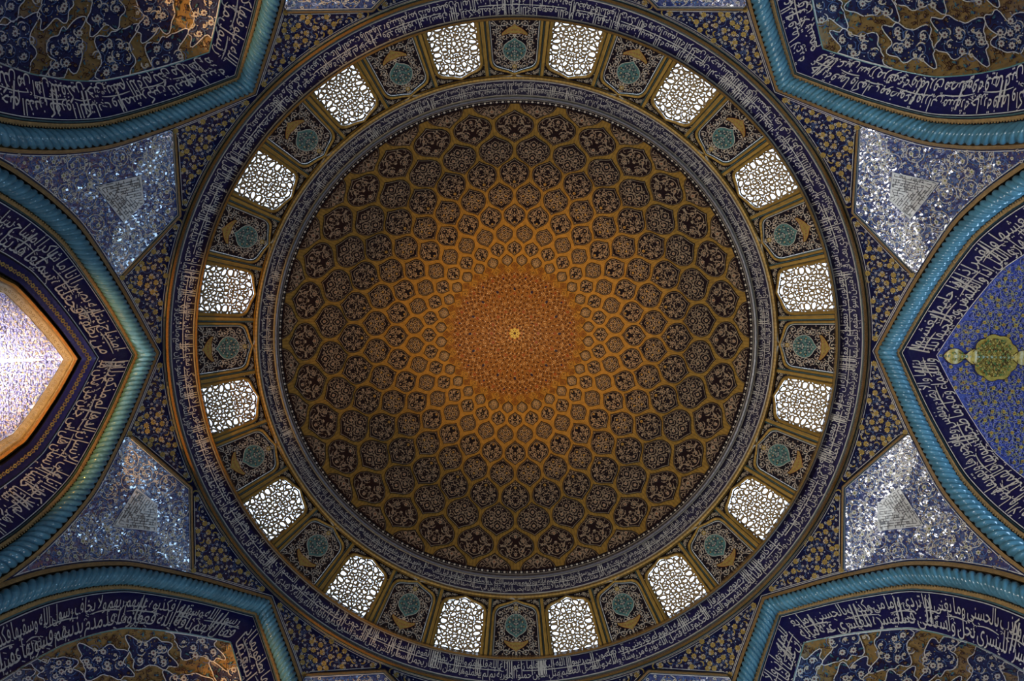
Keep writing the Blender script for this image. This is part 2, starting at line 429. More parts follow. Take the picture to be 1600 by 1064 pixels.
vm = N.new('ShaderNodeVectorMath'); vm.operation = 'SCALE'; L.new(src, vm.inputs[0]); L.new(mr.outputs[0], vm.inputs['Scale'])
L.new(vm.outputs[0], pb.inputs['Base Color'])

# lozenges
ROWS = [(366.5, 24.5, 28.2), (328.6, 25.3, 28.6), (289, 25, 25.3), (252.8, 24.2, 22.0), (217, 21.8, 18.6), (185.5, 18.4, 16.0), (157, 14.6, 12.6), (134, 11.5, 10.5), (115.3, 9.4, 8.3)]
def loz(s):
    a = np.abs(s); u = np.clip((a - 0.6) / 0.4, 0, 1)
    return np.where(a < 0.6, np.sqrt(np.clip(1 - (a / 0.78) ** 2, 0, 1)), 0.639 * (1 - u) ** 1.25)
def lozenge(cv, hh, hw, e, n=20):
    s = np.linspace(-1, 1, n + 1); f = loz(s)
    hh2, hw2 = hh - e * 1.35, hw - e
    up = np.stack([cv + hh2 * s, hw2 * f / 1.0], -1); dn = np.stack([cv + hh2 * s[::-1], -hw2 * f[::-1]], -1)
    p = np.vstack([up, dn[1:-1]])
    p[:, 0] = np.minimum(p[:, 0], 365.6)
    # widen with radius: straight sides follow the meridians
    p[:, 1] *= p[:, 0] / cv
    return p
for ri, (cv, hh, hw) in enumerate(ROWS):
    rnd = random.Random(50 + ri); mb = MB(); hh += 1.6 * hw / 29; hw += 1.0 * hw / 29
    out = [lozenge(cv, hh, hw, e) for e in (0, 1.25, 1.7, 2.3)]
    n = len(out[0])
    hh, hw = hh, hw
    for i, (m, d0, d1) in enumerate([(DARK, 0.005, -0.03), (TAN, -0.03, -0.035)]):
        A = np.vstack([out[i], out[i + 1]])
        mb.add(A, [(j, (j + 1) % n, n + (j + 1) % n, n + j) for j in range(n)], m, np.r_[np.full(n, d0), np.full(n, d1)])
    core = out[2]; cen = np.array([[cv, 0]]) if ri else np.array([[352, 0]])
    mb.add(np.vstack([core, cen]), [(j, (j + 1) % n, n) for j in range(n)], DARK, -0.035)
    inner = lozenge(cv, hh, hw, 3.0, 24)
    k = len(inner) // 2
    xs = inner[:k + 1, 0]; ys = inner[:k + 1, 1]
    if ri == 0:
        ins = lambda x, y, xs=xs, ys=ys: (x < 363.6) & (np.abs(y) < np.interp(x, np.maximum.accumulate(xs), ys, left=0, right=0) + 1e-9) if False else (x < 363.6) & (x > cv - hh + 3.5) & (np.abs(y) < (hw - 2.6) * loz(np.clip((x - cv) / (hh - 3), -1, 1)))
    else:
        ins = lambda x, y, cv=cv, hh=hh, hw=hw: (np.abs(x - cv) < hh - 3.2) & (np.abs(y) < (hw - 2.6) * (x / cv) * loz(np.clip((x - cv) / (hh - 3), -1, 1)))
    s = hw / 29.0; wl = max(0.85 * s ** 0.5, 0.62)
    CF = TAN
    kind = ri % 2
    cc = 352 if ri == 0 else cv
    # four lobes round a centre, or a vase of counter scrolls, alternating row by row
    if kind == 0:
        for q in (0, 1, 2, 3):
            a = q * math.pi / 2; rx, ry = hh * 0.40, hw * 0.40
            if ri == 0 and q in (0, 2): continue
            px, py = cc + rx * math.cos(a), ry * math.sin(a)
            t = np.linspace(0, 2 * math.pi, 15)
            rr = 6.3 * s * (1 + 0.15 * np.cos(4 * t))
            ribbon(mb, np.stack([px + rr * np.cos(t), py + rr * np.sin(t)], -1), wl, CF, inside=ins, d=-0.05)
            flower(mb, px, py, 2.6 * s, OCHRE if ri > 2 else TAN, RUST, 6, 0, ins, -0.052)
        blob(mb, cc, 0, 2.0 * s, 2.0 * s, CF, 0, 8, -0.052, 0.3, 4)
        for sx in (-1, 1):
            for sy in (-1, 1):
                ribbon(mb, wave((cc + sx * 1.5 * s, sy * 1.5 * s), (cc + sx * hh * 0.42, sy * hw * 0.42), 1.6 * s * sx * sy, 8), wl, CF, inside=ins, d=-0.05)
                ribbon(mb, spiral(cc + sx * hh * 0.34, sy * hw * 0.62, 4.4 * s, 1.1, 0.5 * sx, sx * sy), wl, CF, inside=ins, d=-0.05)
    else:
        for sy in (-1, 1):
            ribbon(mb, spiral(cc + hh * 0.28, sy * hw * 0.36, 6.2 * s, 1.3, sy * 1.5, -sy), wl, CF, inside=ins, d=-0.05)
            ribbon(mb, spiral(cc - hh * 0.25, sy * hw * 0.40, 6.4 * s, 1.3, -sy * 1.5, sy), wl, CF, inside=ins, d=-0.05)
            ribbon(mb, wave((cc - hh * .7, 0), (cc, sy * hw * 0.72), 3 * s * sy, 9), wl, CF, inside=ins, d=-0.05)
            ribbon(mb, wave((cc + hh * .7, 0), (cc, sy * hw * 0.72), -3 * s * sy, 9), wl, CF, inside=ins, d=-0.05)
            flower(mb, cc + hh * 0.30, sy * hw * 0.38, 2.0 * s, TAN, RUST, 5, 0, ins, -0.052)
            flower(mb, cc - hh * 0.26, sy * hw * 0.42, 2.0 * s, TAN, RUST, 5, 0, ins, -0.052)
            flower(mb, cc, sy * hw * 0.75, 1.9 * s, TAN, None, 5, 0, ins, -0.052)
        flower(mb, cc - hh * 0.52, 0, 2.8 * s, OCHRE if ri > 2 else TAN, RUST, 6, 0, ins, -0.052)
        flower(mb, cc + hh * 0.50, 0, 2.4 * s, TAN, RUST, 6, 0, ins, -0.052)
        blob(mb, cc, 0, 1.8 * s, 2.6 * s, CF, 0, 6, -0.052)
    if ri == 0:
        flower(mb, 354, 0, 3.4, TAN, RUST, 6, 0, ins, -0.052)
        t = np.linspace(0, 2 * math.pi, 25); rr = 8.2 * (1 + 0.2 * np.cos(4 * t))
        ribbon(mb, np.stack([354 + rr * np.cos(t), rr * 1.1 * np.sin(t)], -1), wl, CF, inside=ins, d=-0.05)
    # fill: little rosettes and curls
    step = max(7.2 * s, 4.6)
    for (px, py) in pts_in(lambda x, y: ins(x, y) & (y > 0.8), cc - hh, cc + hh, 1.0, hw, step, rnd, 0.3):
        a = rnd.uniform(0, 6.28); tpe = rnd.random()
        for q in (1, -1):
            if tpe < 0.38: blob(mb, px, py * q, 1.25 * s + .15, 1.25 * s + .15, TAN, 0, 6, -0.05)
            else: ribbon(mb, spiral(px, py * q, step * 0.52, 0.62, a * q, q, 6, 0.5), wl * 0.8, CF, inside=ins, d=-0.048)
    me = mb.mesh('lozenge_medallion')
    for k in range(32):
        az = (k + (0.5 if ri % 2 == 0 else 0)) * 11.25 * D2R
        o = link('lozenge_medallion', me, dome); o.rotation_euler.z = az

# pearls and mouldings at the foot of the dome
mb = MB()
for k in range(256):
    az = k * 2 * math.pi / 256; c, s_ = math.cos(az), math.sin(az)
    blob(mb, 368.6 * c, 368.6 * s_, 1.5, 1.9, CREAM, az, 8, -0.035)
    if k % 1 == 0:
        a2 = az + math.pi / 256
        blob(mb, 368.6 * math.cos(a2), 368.6 * math.sin(a2), 0.6, 1.0, TAN, a2, 4, -0.03)
o = link('pearl_beading', mb.mesh('pearl_beading'), dome); o['kind'] = 'stuff'; o['label'] = 'ring of small cream beads at the foot of the dome'

# centre sunburst
def sunburst():
    mb = MB(); rnd = random.Random(7)
    n = 128; t = np.linspace(0, 2 * math.pi, n, endpoint=False)
    rim = np.where(np.arange(n) % 4 < 2, 102.0, 97.0)
    ringv = [0.4] + list(range(4, 96, 4))
    rows = [np.stack([rv * np.cos(t), rv * np.sin(t)], -1) for rv in ringv] + [np.stack([rim * np.cos(t), rim * np.sin(t)], -1)]
    for i in range(len(rows) - 1):
        mb.add(np.vstack([rows[i], rows[i + 1]]), [(j, (j + 1) % n, n + (j + 1) % n, n + j) for j in range(n)], TAN2, -0.02)
    o = []
    # filigree in 32 mirrored sectors
    dv = []
    v = 10.0
    while v < 97:
        dv.append(v); v += 4.4
    def P(a, v): return (v * math.cos(a), v * math.sin(a))
    for i, v in enumerate(dv):
        cnt = 16 if v < 30 else (32 if v < 68 else 64)
        sh = 0.5 if i % 2 else 0.0
        for k in range(cnt):
            a = (k + sh) * 2 * math.pi / cnt
            x, y = P(a, v)
            if (i % 3) == 0 and k % 2 == 0:
                flower(mb, x, y, 2.0, FILI if i % 2 else RUST, RUSTD, 5, a, None, -0.03)
            else:
                blob(mb, x, y, 1.9, 1.0, RUSTD, a + (0.8 if k % 2 else -0.8), 6, -0.03)
            for q in (-1, 1):
                sp = spiral(*P(a + q * math.pi / cnt * 0.9, v + 2.4), 2.3, 0.8, a + q * 1.2, q, 7, 0.4)
                ribbon(mb, sp, 1.05, RUSTD if (i + (q > 0)) % 2 else FILI, -0.028)
            ribbon(mb, sp[:5] * 1.012, 0.8, RUSTD, -0.026)
            if i % 2: blob(mb, *P(a + math.pi / cnt, v), 0.9, 0.9, CREAM, 0, 5, -0.03)
    for k in range(16):
        a = k * math.pi / 8
        blob(mb, *P(a, 70), 2.6, 2.1, NAVY, a, 6, -0.036)
        blob(mb, *P(a + math.pi / 16, 88), 1.9, 1.5, NAVY, a, 6, -0.036)
    o1 = mb.mesh('sunburst_field')
    mb = MB()   # fringe of square florets standing round the sunburst
    for k in range(32):
        a = k * math.pi / 16
        for (da, v, r) in ((0, 106.5, 4.4), (math.pi / 32, 99.5, 4.2)):
            x, y = P(a + da, v)
            blob(mb, x, y, r * 1.12, r * 1.12, RUSTD, a + da, 16, -0.024, 0.18, 4)
            blob(mb, x, y, r, r, TAN2 if da == 0 else GOLD, a + da, 16, -0.03, 0.18, 4)
            for q in range(4):
                an = a + da + q * math.pi / 2
                blob(mb, x + r * .55 * math.cos(an), y + r * .55 * math.sin(an), 0.8, 0.5, RUSTD, an, 5, -0.036)
            flower(mb, x, y, 1.3, RUSTD, OCHRE, 4, a, None, -0.038)
    o2 = mb.mesh('floret_fringe')
    mb = MB()
    flower(mb, 0, 0, 8.0, OLIVE, None, 8, 0, None, -0.05); blob(mb, 0, 0, 2.2, 2.2, RUSTD, 0, 8, -0.06)
    for k in range(8): blob(mb, 4.6 * math.cos(k * .785 + .39), 4.6 * math.sin(k * .785 + .39), 0.8, 0.8, RUSTD, 0, 5, -0.06)
    return o1, o2, mb.mesh('crown_rosette')
TAN2 = mat('filigree_tan', (0.27, 0.135, 0.038), 0.5, var=0.35, scale=6, spec=0.15)
FILI = mat('filigree_pale', (0.52, 0.34, 0.16), 0.5, spec=0.15)
RUSTD = mat('glazed_dark_rust', (0.055, 0.018, 0.012), 0.5, spec=0.15)
OLIVE = mat('olive_rosette', (0.24, 0.24, 0.03), 0.35)
a, b, c = sunburst()
link('sunburst_field', a, dome); link('floret_fringe', b, dome)
link('crown_rosette', c, dome)['label'] = 'small olive green rosette at the crown of the dome'

# ------------------------------------------------------------------ rings: mouldings and the two inscription bands
def ring(mb, v0, v1, m, d0=0.0, d1=None, n=256):
    d1 = d0 if d1 is None else d1
    t = np.linspace(0, 2 * math.pi, n, endpoint=False); c, s = np.cos(t), np.sin(t)
    A = np.vstack([np.stack([v0 * c, v0 * s], -1), np.stack([v1 * c, v1 * s], -1)])
    mb.add(A, [(j, (j + 1) % n, n + (j + 1) % n, n + j) for j in range(n)], m, np.r_[np.full(n, d0), np.full(n, d1)])
BRK = mat('glazed_brown_ledge', (0.26, 0.14, 0.04), 0.25, var=0.3, scale=30)
YOCH = mat('cloud_ochre', (0.40, 0.29, 0.08), 0.35)
GREY = mat('grey_blue_moulding', (0.10, 0.10, 0.13), 0.3)
# trim at the dome's foot
mb = MB()
ring(mb, 365.0, 366.2, DARK, 0.03, -0.02); ring(mb, 366.2, 371.2, DARK, -0.02, -0.02); ring(mb, 371.2, 371.9, CREAM, -0.02, -0.03)
ring(mb, 371.9, 374.2, GREY, -0.03, -0.22); ring(mb, 374.2, 376.6, GREY, -0.22, -0.20); ring(mb, 376.6, 377.6, TEALD, -0.20, -0.06); ring(mb, 377.6, 378.6, CREAM, -0.06, 0.0)
o = thing('trim_1', 'dark stepped moulding under the beaded foot of the dome', 'moulding', kind='structure', me=mb.mesh('trim'))
mb = MB()
ring(mb, 402.4, 403.4, CREAM, 0.0, -0.02); ring(mb, 403.4, 405.4, GOLD, -0.02, -0.16); ring(mb, 405.4, 408.4, GOLD, -0.16, -0.14)
ring(mb, 408.4, 409.2, DARK, -0.14, -0.10); ring(mb, 409.2, 411.4, GOLD, -0.10, 0.0)
o = thing('trim_2', 'golden moulding between the upper inscription and the window zone', 'moulding', kind='structure', me=mb.mesh('trim'))
mb = MB()
ring(mb, 364.0, 412.5, NAVY, 0.10); ring(mb, 497.5, 556.0, NAVY, 0.10)
thing('wall_drum', 'round wall of the drum that carries the windows and inscriptions', 'wall', kind='structure', me=mb.mesh('wall_drum'))
mb = MB()
ring(mb, 498.0, 500.2, BRK, 0.02, -0.26); ring(mb, 500.2, 503.2, BRK, -0.26, -0.22); ring(mb, 503.2, 504.4, DARK, -0.22, -0.05); ring(mb, 504.4, 505.4, CREAM, -0.05, 0.0)
o = thing('trim_3', 'narrow brown ledge under the windows and tile panels of the drum', 'moulding', kind='structure', me=mb.mesh('trim'))
mb = MB()
ring(mb, 541.4, 542.2, CREAM, 0.0, -0.01); ring(mb, 542.2, 543.6, TEALD, -0.01, -0.03)
ring(mb, 543.6, 545.6, BRK, -0.03, -0.20); ring(mb, 545.6, 549.4, GOLD2 if 'GOLD2' in globals() else BRK, -0.20, -0.14); ring(mb, 549.4, 550.4, DARK, -0.14, -0.02)
ring(mb, 550.4, 551.8, TEALD, -0.02); ring(mb, 551.8, 552.7, CREAM, -0.02); ring(mb, 552.7, 553.4, DARK, -0.02); ring(mb, 553.4, 554.2, CREAM, -0.02)
o = thing('trim_4', 'brown glazed ring moulding below the lower inscription of the drum', 'moulding', kind='structure', me=mb.mesh('trim'))

def ticks(mb, n, posfn, m, rnd, s=1.0, d=-0.02):
    """vowel marks: short slanting dashes, small dots and hooks"""
    for _ in range(n):
        px, py, ux, uy = posfn(rnd)
        k = rnd.random(); c = np.array([px, py]); u = np.array([ux, uy]); w_ = np.array([-uy, ux])
        if k < 0.6:
            a = u * 0.8 + w_ * 0.6; L_ = rnd.uniform(1.6, 3.6) * s
            ribbon(mb, np.array([c - a * L_ / 2, c + a * L_ / 2]), 0.8 * s, m, d)
        elif k < 0.8: blob(mb, px, py, 0.9 * s, 0.9 * s, m, 0.7, 4, d)
        else: ribbon(mb, spiral(px, py, 1.7 * s, 0.6, rnd.uniform(0, 6), 1, 5, 0.5), 0.7 * s, m, d)

JUM = ('بسم الله الرحمن الرحيم يسبح لله ما في السموات وما في الأرض الملك القدوس العزيز الحكيم هو الذي بعث في الأميين رسولا منهم يتلو عليهم آياته ويزكيهم ويعلمهم الكتاب والحكمة وإن كانوا من قبل لفي ضلال مبين '
 'وآخرين منهم لما يلحقوا بهم وهو العزيز الحكيم ذلك فضل الله يؤتيه من يشاء والله ذو الفضل العظيم مثل الذين حملوا التورية ثم لم يحملوها كمثل الحمار يحمل أسفارا بئس مثل القوم الذين كذبوا بآيات الله والله لا يهدي القوم الظالمين '
 'قل يا أيها الذين هادوا إن زعمتم أنكم أولياء لله من دون الناس فتمنوا الموت إن كنتم صادقين ولا يتمنونه أبدا بما قدمت أيديهم والله عليم بالظالمين قل إن الموت الذي تفرون منه فإنه ملاقيكم ثم تردون إلى عالم الغيب والشهادة فينبئكم بما كنتم تعملون '
 'يا أيها الذين آمنوا إذا نودي للصلوة من يوم الجمعة فاسعوا إلى ذكر الله وذروا البيع ذلكم خير لكم إن كنتم تعلمون فإذا قضيت الصلوة فانتشروا في الأرض وابتغوا من فضل الله واذكروا الله كثيرا لعلكم تفلحون '
 'وإذا رأوا تجارة أو لهوا انفضوا إليها وتركوك قائما قل ما عند الله خير من اللهو ومن التجارة والله خير الرازقين ')
SAFF = ('بسم الله الرحمن الرحيم سبح لله ما في السموات وما في الأرض وهو العزيز الحكيم يا أيها الذين آمنوا لم تقولون ما لا تفعلون كبر مقتا عند الله أن تقولوا ما لا تفعلون إن الله يحب الذين يقاتلون في سبيله صفا كأنهم بنيان مرصوص '
 'وإذ قال موسى لقومه يا قوم لم تؤذونني وقد تعلمون أني رسول الله إليكم فلما زاغوا أزاغ الله قلوبهم والله لا يهدي القوم الفاسقين ')
def ring_text(mb, text, vbase, size, sx, tall, az_start, total, m, d=-0.03):
    run, f = layout(text, size, sx, tall)
    k = total / f
    for V, Fc in run:
        az = az_start + V[:, 0] * k; v = vbase - V[:, 1]
        mb.add(np.stack([v * np.cos(az), v * np.sin(az)], -1), Fc, m, d)
def band(vin, vout, ground, letter, t1, t2, size, sx, tall, seed, start):
    g = MB(); ring(g, vin, vout, ground, 0.01)
    ring(g, vin, vin + 0.8, letter, -0.01); ring(g, vout - 0.8, vout, letter, -0.01)
    mb = MB(); rnd = random.Random(seed); h = vout - vin
    # cut both lines to the length that fits the ring
    def fit(t, v):
        out = ''; words = (t + ' ') * 4; n = 0
        need = 2 * math.pi * v
        _, f = layout(t, size, sx, tall); per = f / len(t)
        n = int(need / per); s = words[:n]; return s[:s.rfind(' ') + 1]
    ring_text(mb, fit(t1, vout), vout - h * 0.20, size, sx, tall, start, 2 * math.pi, letter)
    ring_text(mb, fit(t2, vin), vout - h * 0.62, size * 0.92, sx, 1.0 + (tall - 1) * 0.4, start + 0.02, 2 * math.pi, letter)
    # long drawn strokes that run between the two lines, and tall uprights
    a = 0.0
    while a < 2 * math.pi:
        L_ = rnd.uniform(0.06, 0.28); vv = vout - h * 0.53
        t = np.linspace(a, a + L_, 8)
        ribbon(mb, np.stack([vv * np.cos(t), vv * np.sin(t)], -1), 1.2 * size / 17, letter, -0.032)
        a += L_ + rnd.uniform(0.02, 0.12)
    for _ in range(95 if size > 15 else 60):
        a = rnd.uniform(0, 2 * math.pi); q = rnd.choice((1, 1, 2, 3))
        for j in range(q):
            aa = a + j * 3.4 / vout
            t = np.array([vin + 1.5, vout - h * rnd.uniform(0.25, 0.36)])
            ribbon(mb, np.stack([t * math.cos(aa), t * math.sin(aa)], -1), 1.25 * size / 17, letter, -0.034)
    def pf(r):
        a = r.uniform(0, 2 * math.pi); v = r.uniform(vin + 2, vout - 2); return v * math.cos(a), v * math.sin(a), -math.sin(a), math.cos(a)
    ticks(mb, 1200 if size > 15 else 450, pf, letter, rnd, size / 17)
    return g.mesh('band_field'), mb.mesh('lettering')
g, l = band(505.6, 541.2, NAVYB2 if 'NAVYB2' in globals() else NAVYB, LETTER, JUM, SAFF, 17.0, 0.72, 1.55, 3, -65 * D2R)
t = thing('inscription_band', 'lower ring inscription, large white script on violet blue below the windows', 'inscription')
link('band_field', g, t); link('lettering', l, t)['label'] = 'two interlaced lines of white cursive script'
g, l = band(378.8, 402.2, VIOLET if 'VIOLET' in globals() else NAVY, LETTER, SAFF + JUM, JUM, 11.5, 0.72, 1.5, 4, 0.3)
t = thing('inscription_band', 'upper ring inscription, small pale script on violet grey at the dome foot', 'inscription')
link('band_field', g, t); link('lettering', l, t)['label'] = 'two interlaced lines of pale cursive script'

# ------------------------------------------------------------------ drum bays: windows and blind tile panels (local frame: x = v, y = tangent)
VM = 455.0
def bay(y, v):                                   # y in px at VM -> plan coordinates
    a = np.asarray(y, float) / VM; v = np.asarray(v, float)
    return np.stack([v * np.cos(a), v * np.sin(a)], -1)
def arch_outline(hw, e=0.0, n=7, foot=499.0):
    """foot corner, side, rounded shoulder, low pointed top and back; list of (y, v)"""
    h = hw + e; ap = 415.5 - e * 0.75; sh = 437.0
    L_ = [(h, foot), (h, (foot + sh) / 2), (h, sh)]
    mx, my = h * 0.70, 424.0 - e * 0.85
    for k in range(1, n + 1):
        t = k / n; b0, b1, b2 = (1 - t) ** 2, 2 * t * (1 - t), t * t
        L_.append((b0 * h + b1 * h * 0.99 + b2 * mx, b0 * sh + b1 * (427 - e * .8) + b2 * my))
    L_ += [(mx * 0.5, (my + ap) / 2 + 0.3), (0, ap)]
    return L_ + [(-y, v) for y, v in L_[-2::-1]]
def strip(mb, o1, o2, m, d0, d1):
    A = np.vstack([bay(*np.array(o1).T), bay(*np.array(o2).T)]); n = len(o1)
    mb.add(A, [(j, j + 1, n + j + 1, n + j) for j in range(n - 1)], m, np.r_[np.full(n, d0), np.full(n, d1)])
HB = 455 * 11.25 / 2 * D2R                       # half a bay, 44.7 px
def foot_cap(mb, y0, y1, v0, v1, m, d0, d1, n=12):
    y = np.linspace(y0, y1, n + 1)
    A = np.vstack([bay(y, np.full(n + 1, v0)), bay(y, np.full(n + 1, v1))])
    mb.add(A, [(j, j + 1, n + 2 + j, n + 1 + j) for j in range(n)], m, np.r_[np.full(n + 1, d0), np.full(n + 1, d1)])
def bay_back(mb, out, m, d=0.02):
    """ground between the outline and the edges of the bay"""
    o = np.array(out); n = len(o)
    q = []
    for i, (y, v) in enumerate(o):
        if i <= 2: q.append((HB, v))
        elif i >= n - 3: q.append((-HB, v))
        else:
            f = 1 - 2 * (i - 3) / (n - 7); q.append((HB * f, 411.0))
    q[2] = (HB, 437); q[3] = (HB, 411.0); q[n - 3] = (-HB, 437); q[n - 4] = (-HB, 411.0)
    strip(mb, o, q, m, d, d)
def in_spandrel(hw, e):
    oo = np.array(arch_outline(hw, e))
    oo = oo[2:-2]; idx = np.argsort(oo[:, 0])
    def f(y, v): return (v < np.interp(y, oo[idx, 0], oo[idx, 1]) - 1.0) & (v > 412.6) & (np.abs(y) < HB - 3.2)
    return f
def bay_plan(fn):                                # inside test in plan coordinates
    return lambda x, y: fn(np.arctan2(y, x) * VM, np.hypot(x, y))

# --- window
HWW = 34.9
W_OUT = arch_outline(HWW); 
def pilaster(mb, y0, sgn):
    """half of the striped pilaster between a window and a panel"""
    pass
fr = MB()
steps = [(0, 0.0, LATT), (0.01, -0.02, None)]
prof = [(0.0, 0.30), (0.3, -0.05), (3.6, -0.09), (5.2, -0.02), (5.7, -0.02)]
ms = [BROWN, GOLD, GOLD, DARK]
outs = [arch_outline(HWW, e) for e, _ in prof]
for i, m in enumerate(ms): strip(fr, outs[i], outs[i + 1], m, prof[i][1], prof[i + 1][1])
# sloping sill of the opening
foot_cap(fr, -HWW - 0.5, HWW + 0.5, 499.0, 499.4, BRK, 0.32, -0.05)
# fixed stripes up to the edge of the bay
def stripes(mb, lst, side):
    for (y0, y1, m, d) in lst:
        v = np.linspace(499.5, 411.2, 6)
        A = np.vstack([bay(np.full(6, y0 * side), v), bay(np.full(6, y1 * side), v)])
        mb.add(A, [(j, j + 1, 7 + j, 6 + j) for j in range(5)], m, d)
for sd in (-1, 1):
    stripes(fr, [(HWW + 5.6, HWW + 6.3, TEALD, -0.02), (HWW + 6.3, HWW + 8.2, GOLD, -0.05), (HWW + 8.2, HB + 0.05, GOLD, -0.05)], sd)
gb = MB(); bay_back(gb, arch_outline(HWW, 5.6), DARK, 0.0)
rnd = random.Random(21)
insw = bay_plan(in_spandrel(HWW, 6.0))
scrolls(gb, insw, (411, 440, -HB, HB), 6.0, 0.8, TAN, rnd, CREAM, None, None, [(CREAM, 4.5, 0.9, 0, None)])
frame_me = fr.mesh('window_frame'); back_me = gb.mesh('spandrel_tiles')

# lattice: a sheet with leaf-shaped holes, as deep as a hand
def clip_poly(poly, nx, ny, c):
    out = []
    for i in range(len(poly)):
        p, q = poly[i], poly[(i + 1) % len(poly)]
        dp = nx * p[0] + ny * p[1] - c; dq = nx * q[0] + ny * q[1] - c
        if dp <= 0: out.append(p)
        if dp * dq < 0:
            t = dp / (dp - dq); out.append((p[0] + t * (q[0] - p[0]), p[1] + t * (q[1] - p[1])))
    return out
def lattice(depth0, depth1, seed, shrink, step):
    rnd = random.Random(seed); mb = MB()
    out = [(y, v) for y, v in arch_outline(HWW + 0.2)]
    o = np.array(out); idx = np.argsort(o[2:-2, 0]); oy, ov = o[2:-2][idx, 0], o[2:-2][idx, 1]
    ins = lambda y, v: (abs(y) < HWW - 1) and (v < 498) and (v > np.interp(y, oy, ov) + 1)
    seeds = []
    j = 0; v = 412.0
    while v < 503:
        y = 0.0 if j % 2 else step / 2
        while y < HWW + 3:
            jy, jv = rnd.uniform(-.38, .38) * step, rnd.uniform(-.38, .38) * step
            if y < 0.1: jy = 0
            if ins(y + jy, v + jv):
                seeds.append((y + jy, v + jv))
                if y > 0.1: seeds.append((-(y + jy), v + jv))
            y += step
        v += step * 0.86; j += 1
    sweepd = np.array(seeds)
    for i, (sy, sv) in enumerate(seeds):
        poly = [(HWW + .2, 500.), (HWW + .2, 410.), (-HWW - .2, 410.), (-HWW - .2, 500.)]
        for k in range(len(out) - 1):             # clip by the window outline (convex)
            (ax, ay), (bx, by) = out[k], out[k + 1]
            nx, ny = (by - ay), -(bx - ax)
            c = nx * ax + ny * ay
            if nx * 0 + ny * 460 - c > 0: nx, ny, c = -nx, -ny, -c
            poly = clip_poly(poly, nx, ny, c)
        dd = np.hypot(sweepd[:, 0] - sy, sweepd[:, 1] - sv); near = np.argsort(dd)[1:14]
        for q in near:
            qx, qy = seeds[q]; nx, ny = qx - sy, qy - sv; c = (qx * qx + qy * qy - sy * sy - sv * sv) / 2
            poly = clip_poly(poly, nx, ny, c)
        if len(poly) < 3: continue
        P = np.array(poly); cen = P.mean(0)
        # resample to 12 points, hole = smoothed and shrunk
        seg = np.linalg.norm(np.roll(P, -1, 0) - P, axis=1); cum = np.r_[0, np.cumsum(seg)]; n = 12
        tt = np.linspace(0, cum[-1], n, endpoint=False)
        PP = np.vstack([P, P[:1]]); B = np.stack([np.interp(tt, cum, PP[:, 0]), np.interp(tt, cum, PP[:, 1])], -1)
        d = B - cen; L_ = np.linalg.norm(d, axis=1, keepdims=True)
        H = cen + d * np.clip((L_ - shrink) / np.maximum(L_, 1e-6), 0.25, 1)
        H = 0.5 * H + 0.25 * (np.roll(H, 1, 0) + np.roll(H, -1, 0))
        if i % 3 == 0:                            # bend some holes like curled leaves
            a = rnd.uniform(0, 3.14); u = np.array([math.cos(a), math.sin(a)]); w_ = np.array([-u[1], u[0]])
            du = (H - cen) @ u; H = H + np.outer(0.055 * (du ** 2) - 0.3, w_)
        b3 = bay(B[:, 0], B[:, 1]); h3 = bay(H[:, 0], H[:, 1])
        A = np.vstack([b3, h3, h3]); D = np.r_[np.full(n, depth0), np.full(n, depth0 - 0.015), np.full(n, depth1)]
        fs = [(k, (k + 1) % n, n + (k + 1) % n, n + k) for k in range(n)] + [(n + k, n + (k + 1) % n, 2 * n + (k + 1) % n, 2 * n + k) for k in range(n)]
        mb.add(A, fs, LATT, D)
    return mb.mesh('lattice', False)
lat_me = lattice(0.06, 0.30, 5, 2.6, 9.2)

def clock(az):                                   # az in degrees, 0 = right, 90 = bottom of the photo
    return ((az + 90) % 360)
ORD = ['first', 'second', 'third', 'fourth', 'fifth', 'sixth', 'seventh', 'eighth', 'ninth', 'tenth', 'eleventh', 'twelfth', 'thirteenth', 'fourteenth', 'fifteenth', 'sixteenth']
for k in range(16):
    az = -90 + 11.25 + 22.5 * k
    lab = 'pierced lattice window of the drum, %s clockwise from the top centre' % ORD[k]
    wd = thing('window_%d' % (k + 1), lab, 'window', 'lattice windows of the drum', az * D2R, 'structure')
    link('window_frame', frame_me, wd); link('spandrel_tiles', back_me, wd); link('lattice', lat_me, wd)

# --- blind tile panel
HWP = 34.0
pf_ = MB()
bayfr = [(0.0, -0.012), (0.8, -0.012), (2.2, -0.012), (2.4, -0.05), (5.4, -0.07), (6.2, -0.02), (6.8, -0.02)]
pm = [WHITE, TEALD, DARK, GOLD, GOLD, DARK]
outs = [arch_outline(HWP, e, foot=499.3) for e, _ in bayfr]
for i, m in enumerate(pm): strip(pf_, outs[i], outs[i + 1], m, bayfr[i][1], bayfr[i + 1][1])
for sd in (-1, 1):
    stripes(pf_, [(HWP + 6.6, HWP + 8.6, TEALD, -0.015), (HWP + 8.6, HWP + 9.2, DARK, -0.015), (HWP + 9.2, HB + 0.05, GOLD, -0.05)], sd)
panel_frame = pf_.mesh('arched_border')
pg = MB()
oo = arch_outline(HWP, 0, foot=499.3)
A = np.array(oo); n = len(A)
A2 = np.stack([A[:, 0] * 0.5, 457 + (A[:, 1] - 457) * 0.5], -1); A3 = np.stack([A[:, 0] * 0.02, 457 + (A[:, 1] - 457) * 0.02], -1)
loop = lambda Q: np.vstack([Q, Q[:1]])
foot = np.stack([np.linspace(-HWP, HWP, 14)[1:-1], np.full(12, 499.3)], -1)
A = np.vstack([A, foot]); n = len(A)
A2 = np.stack([A[:, 0] * 0.5, 457 + (A[:, 1] - 457) * 0.5], -1); A3 = np.stack([A[:, 0] * 0.02, 457 + (A[:, 1] - 457) * 0.02], -1)
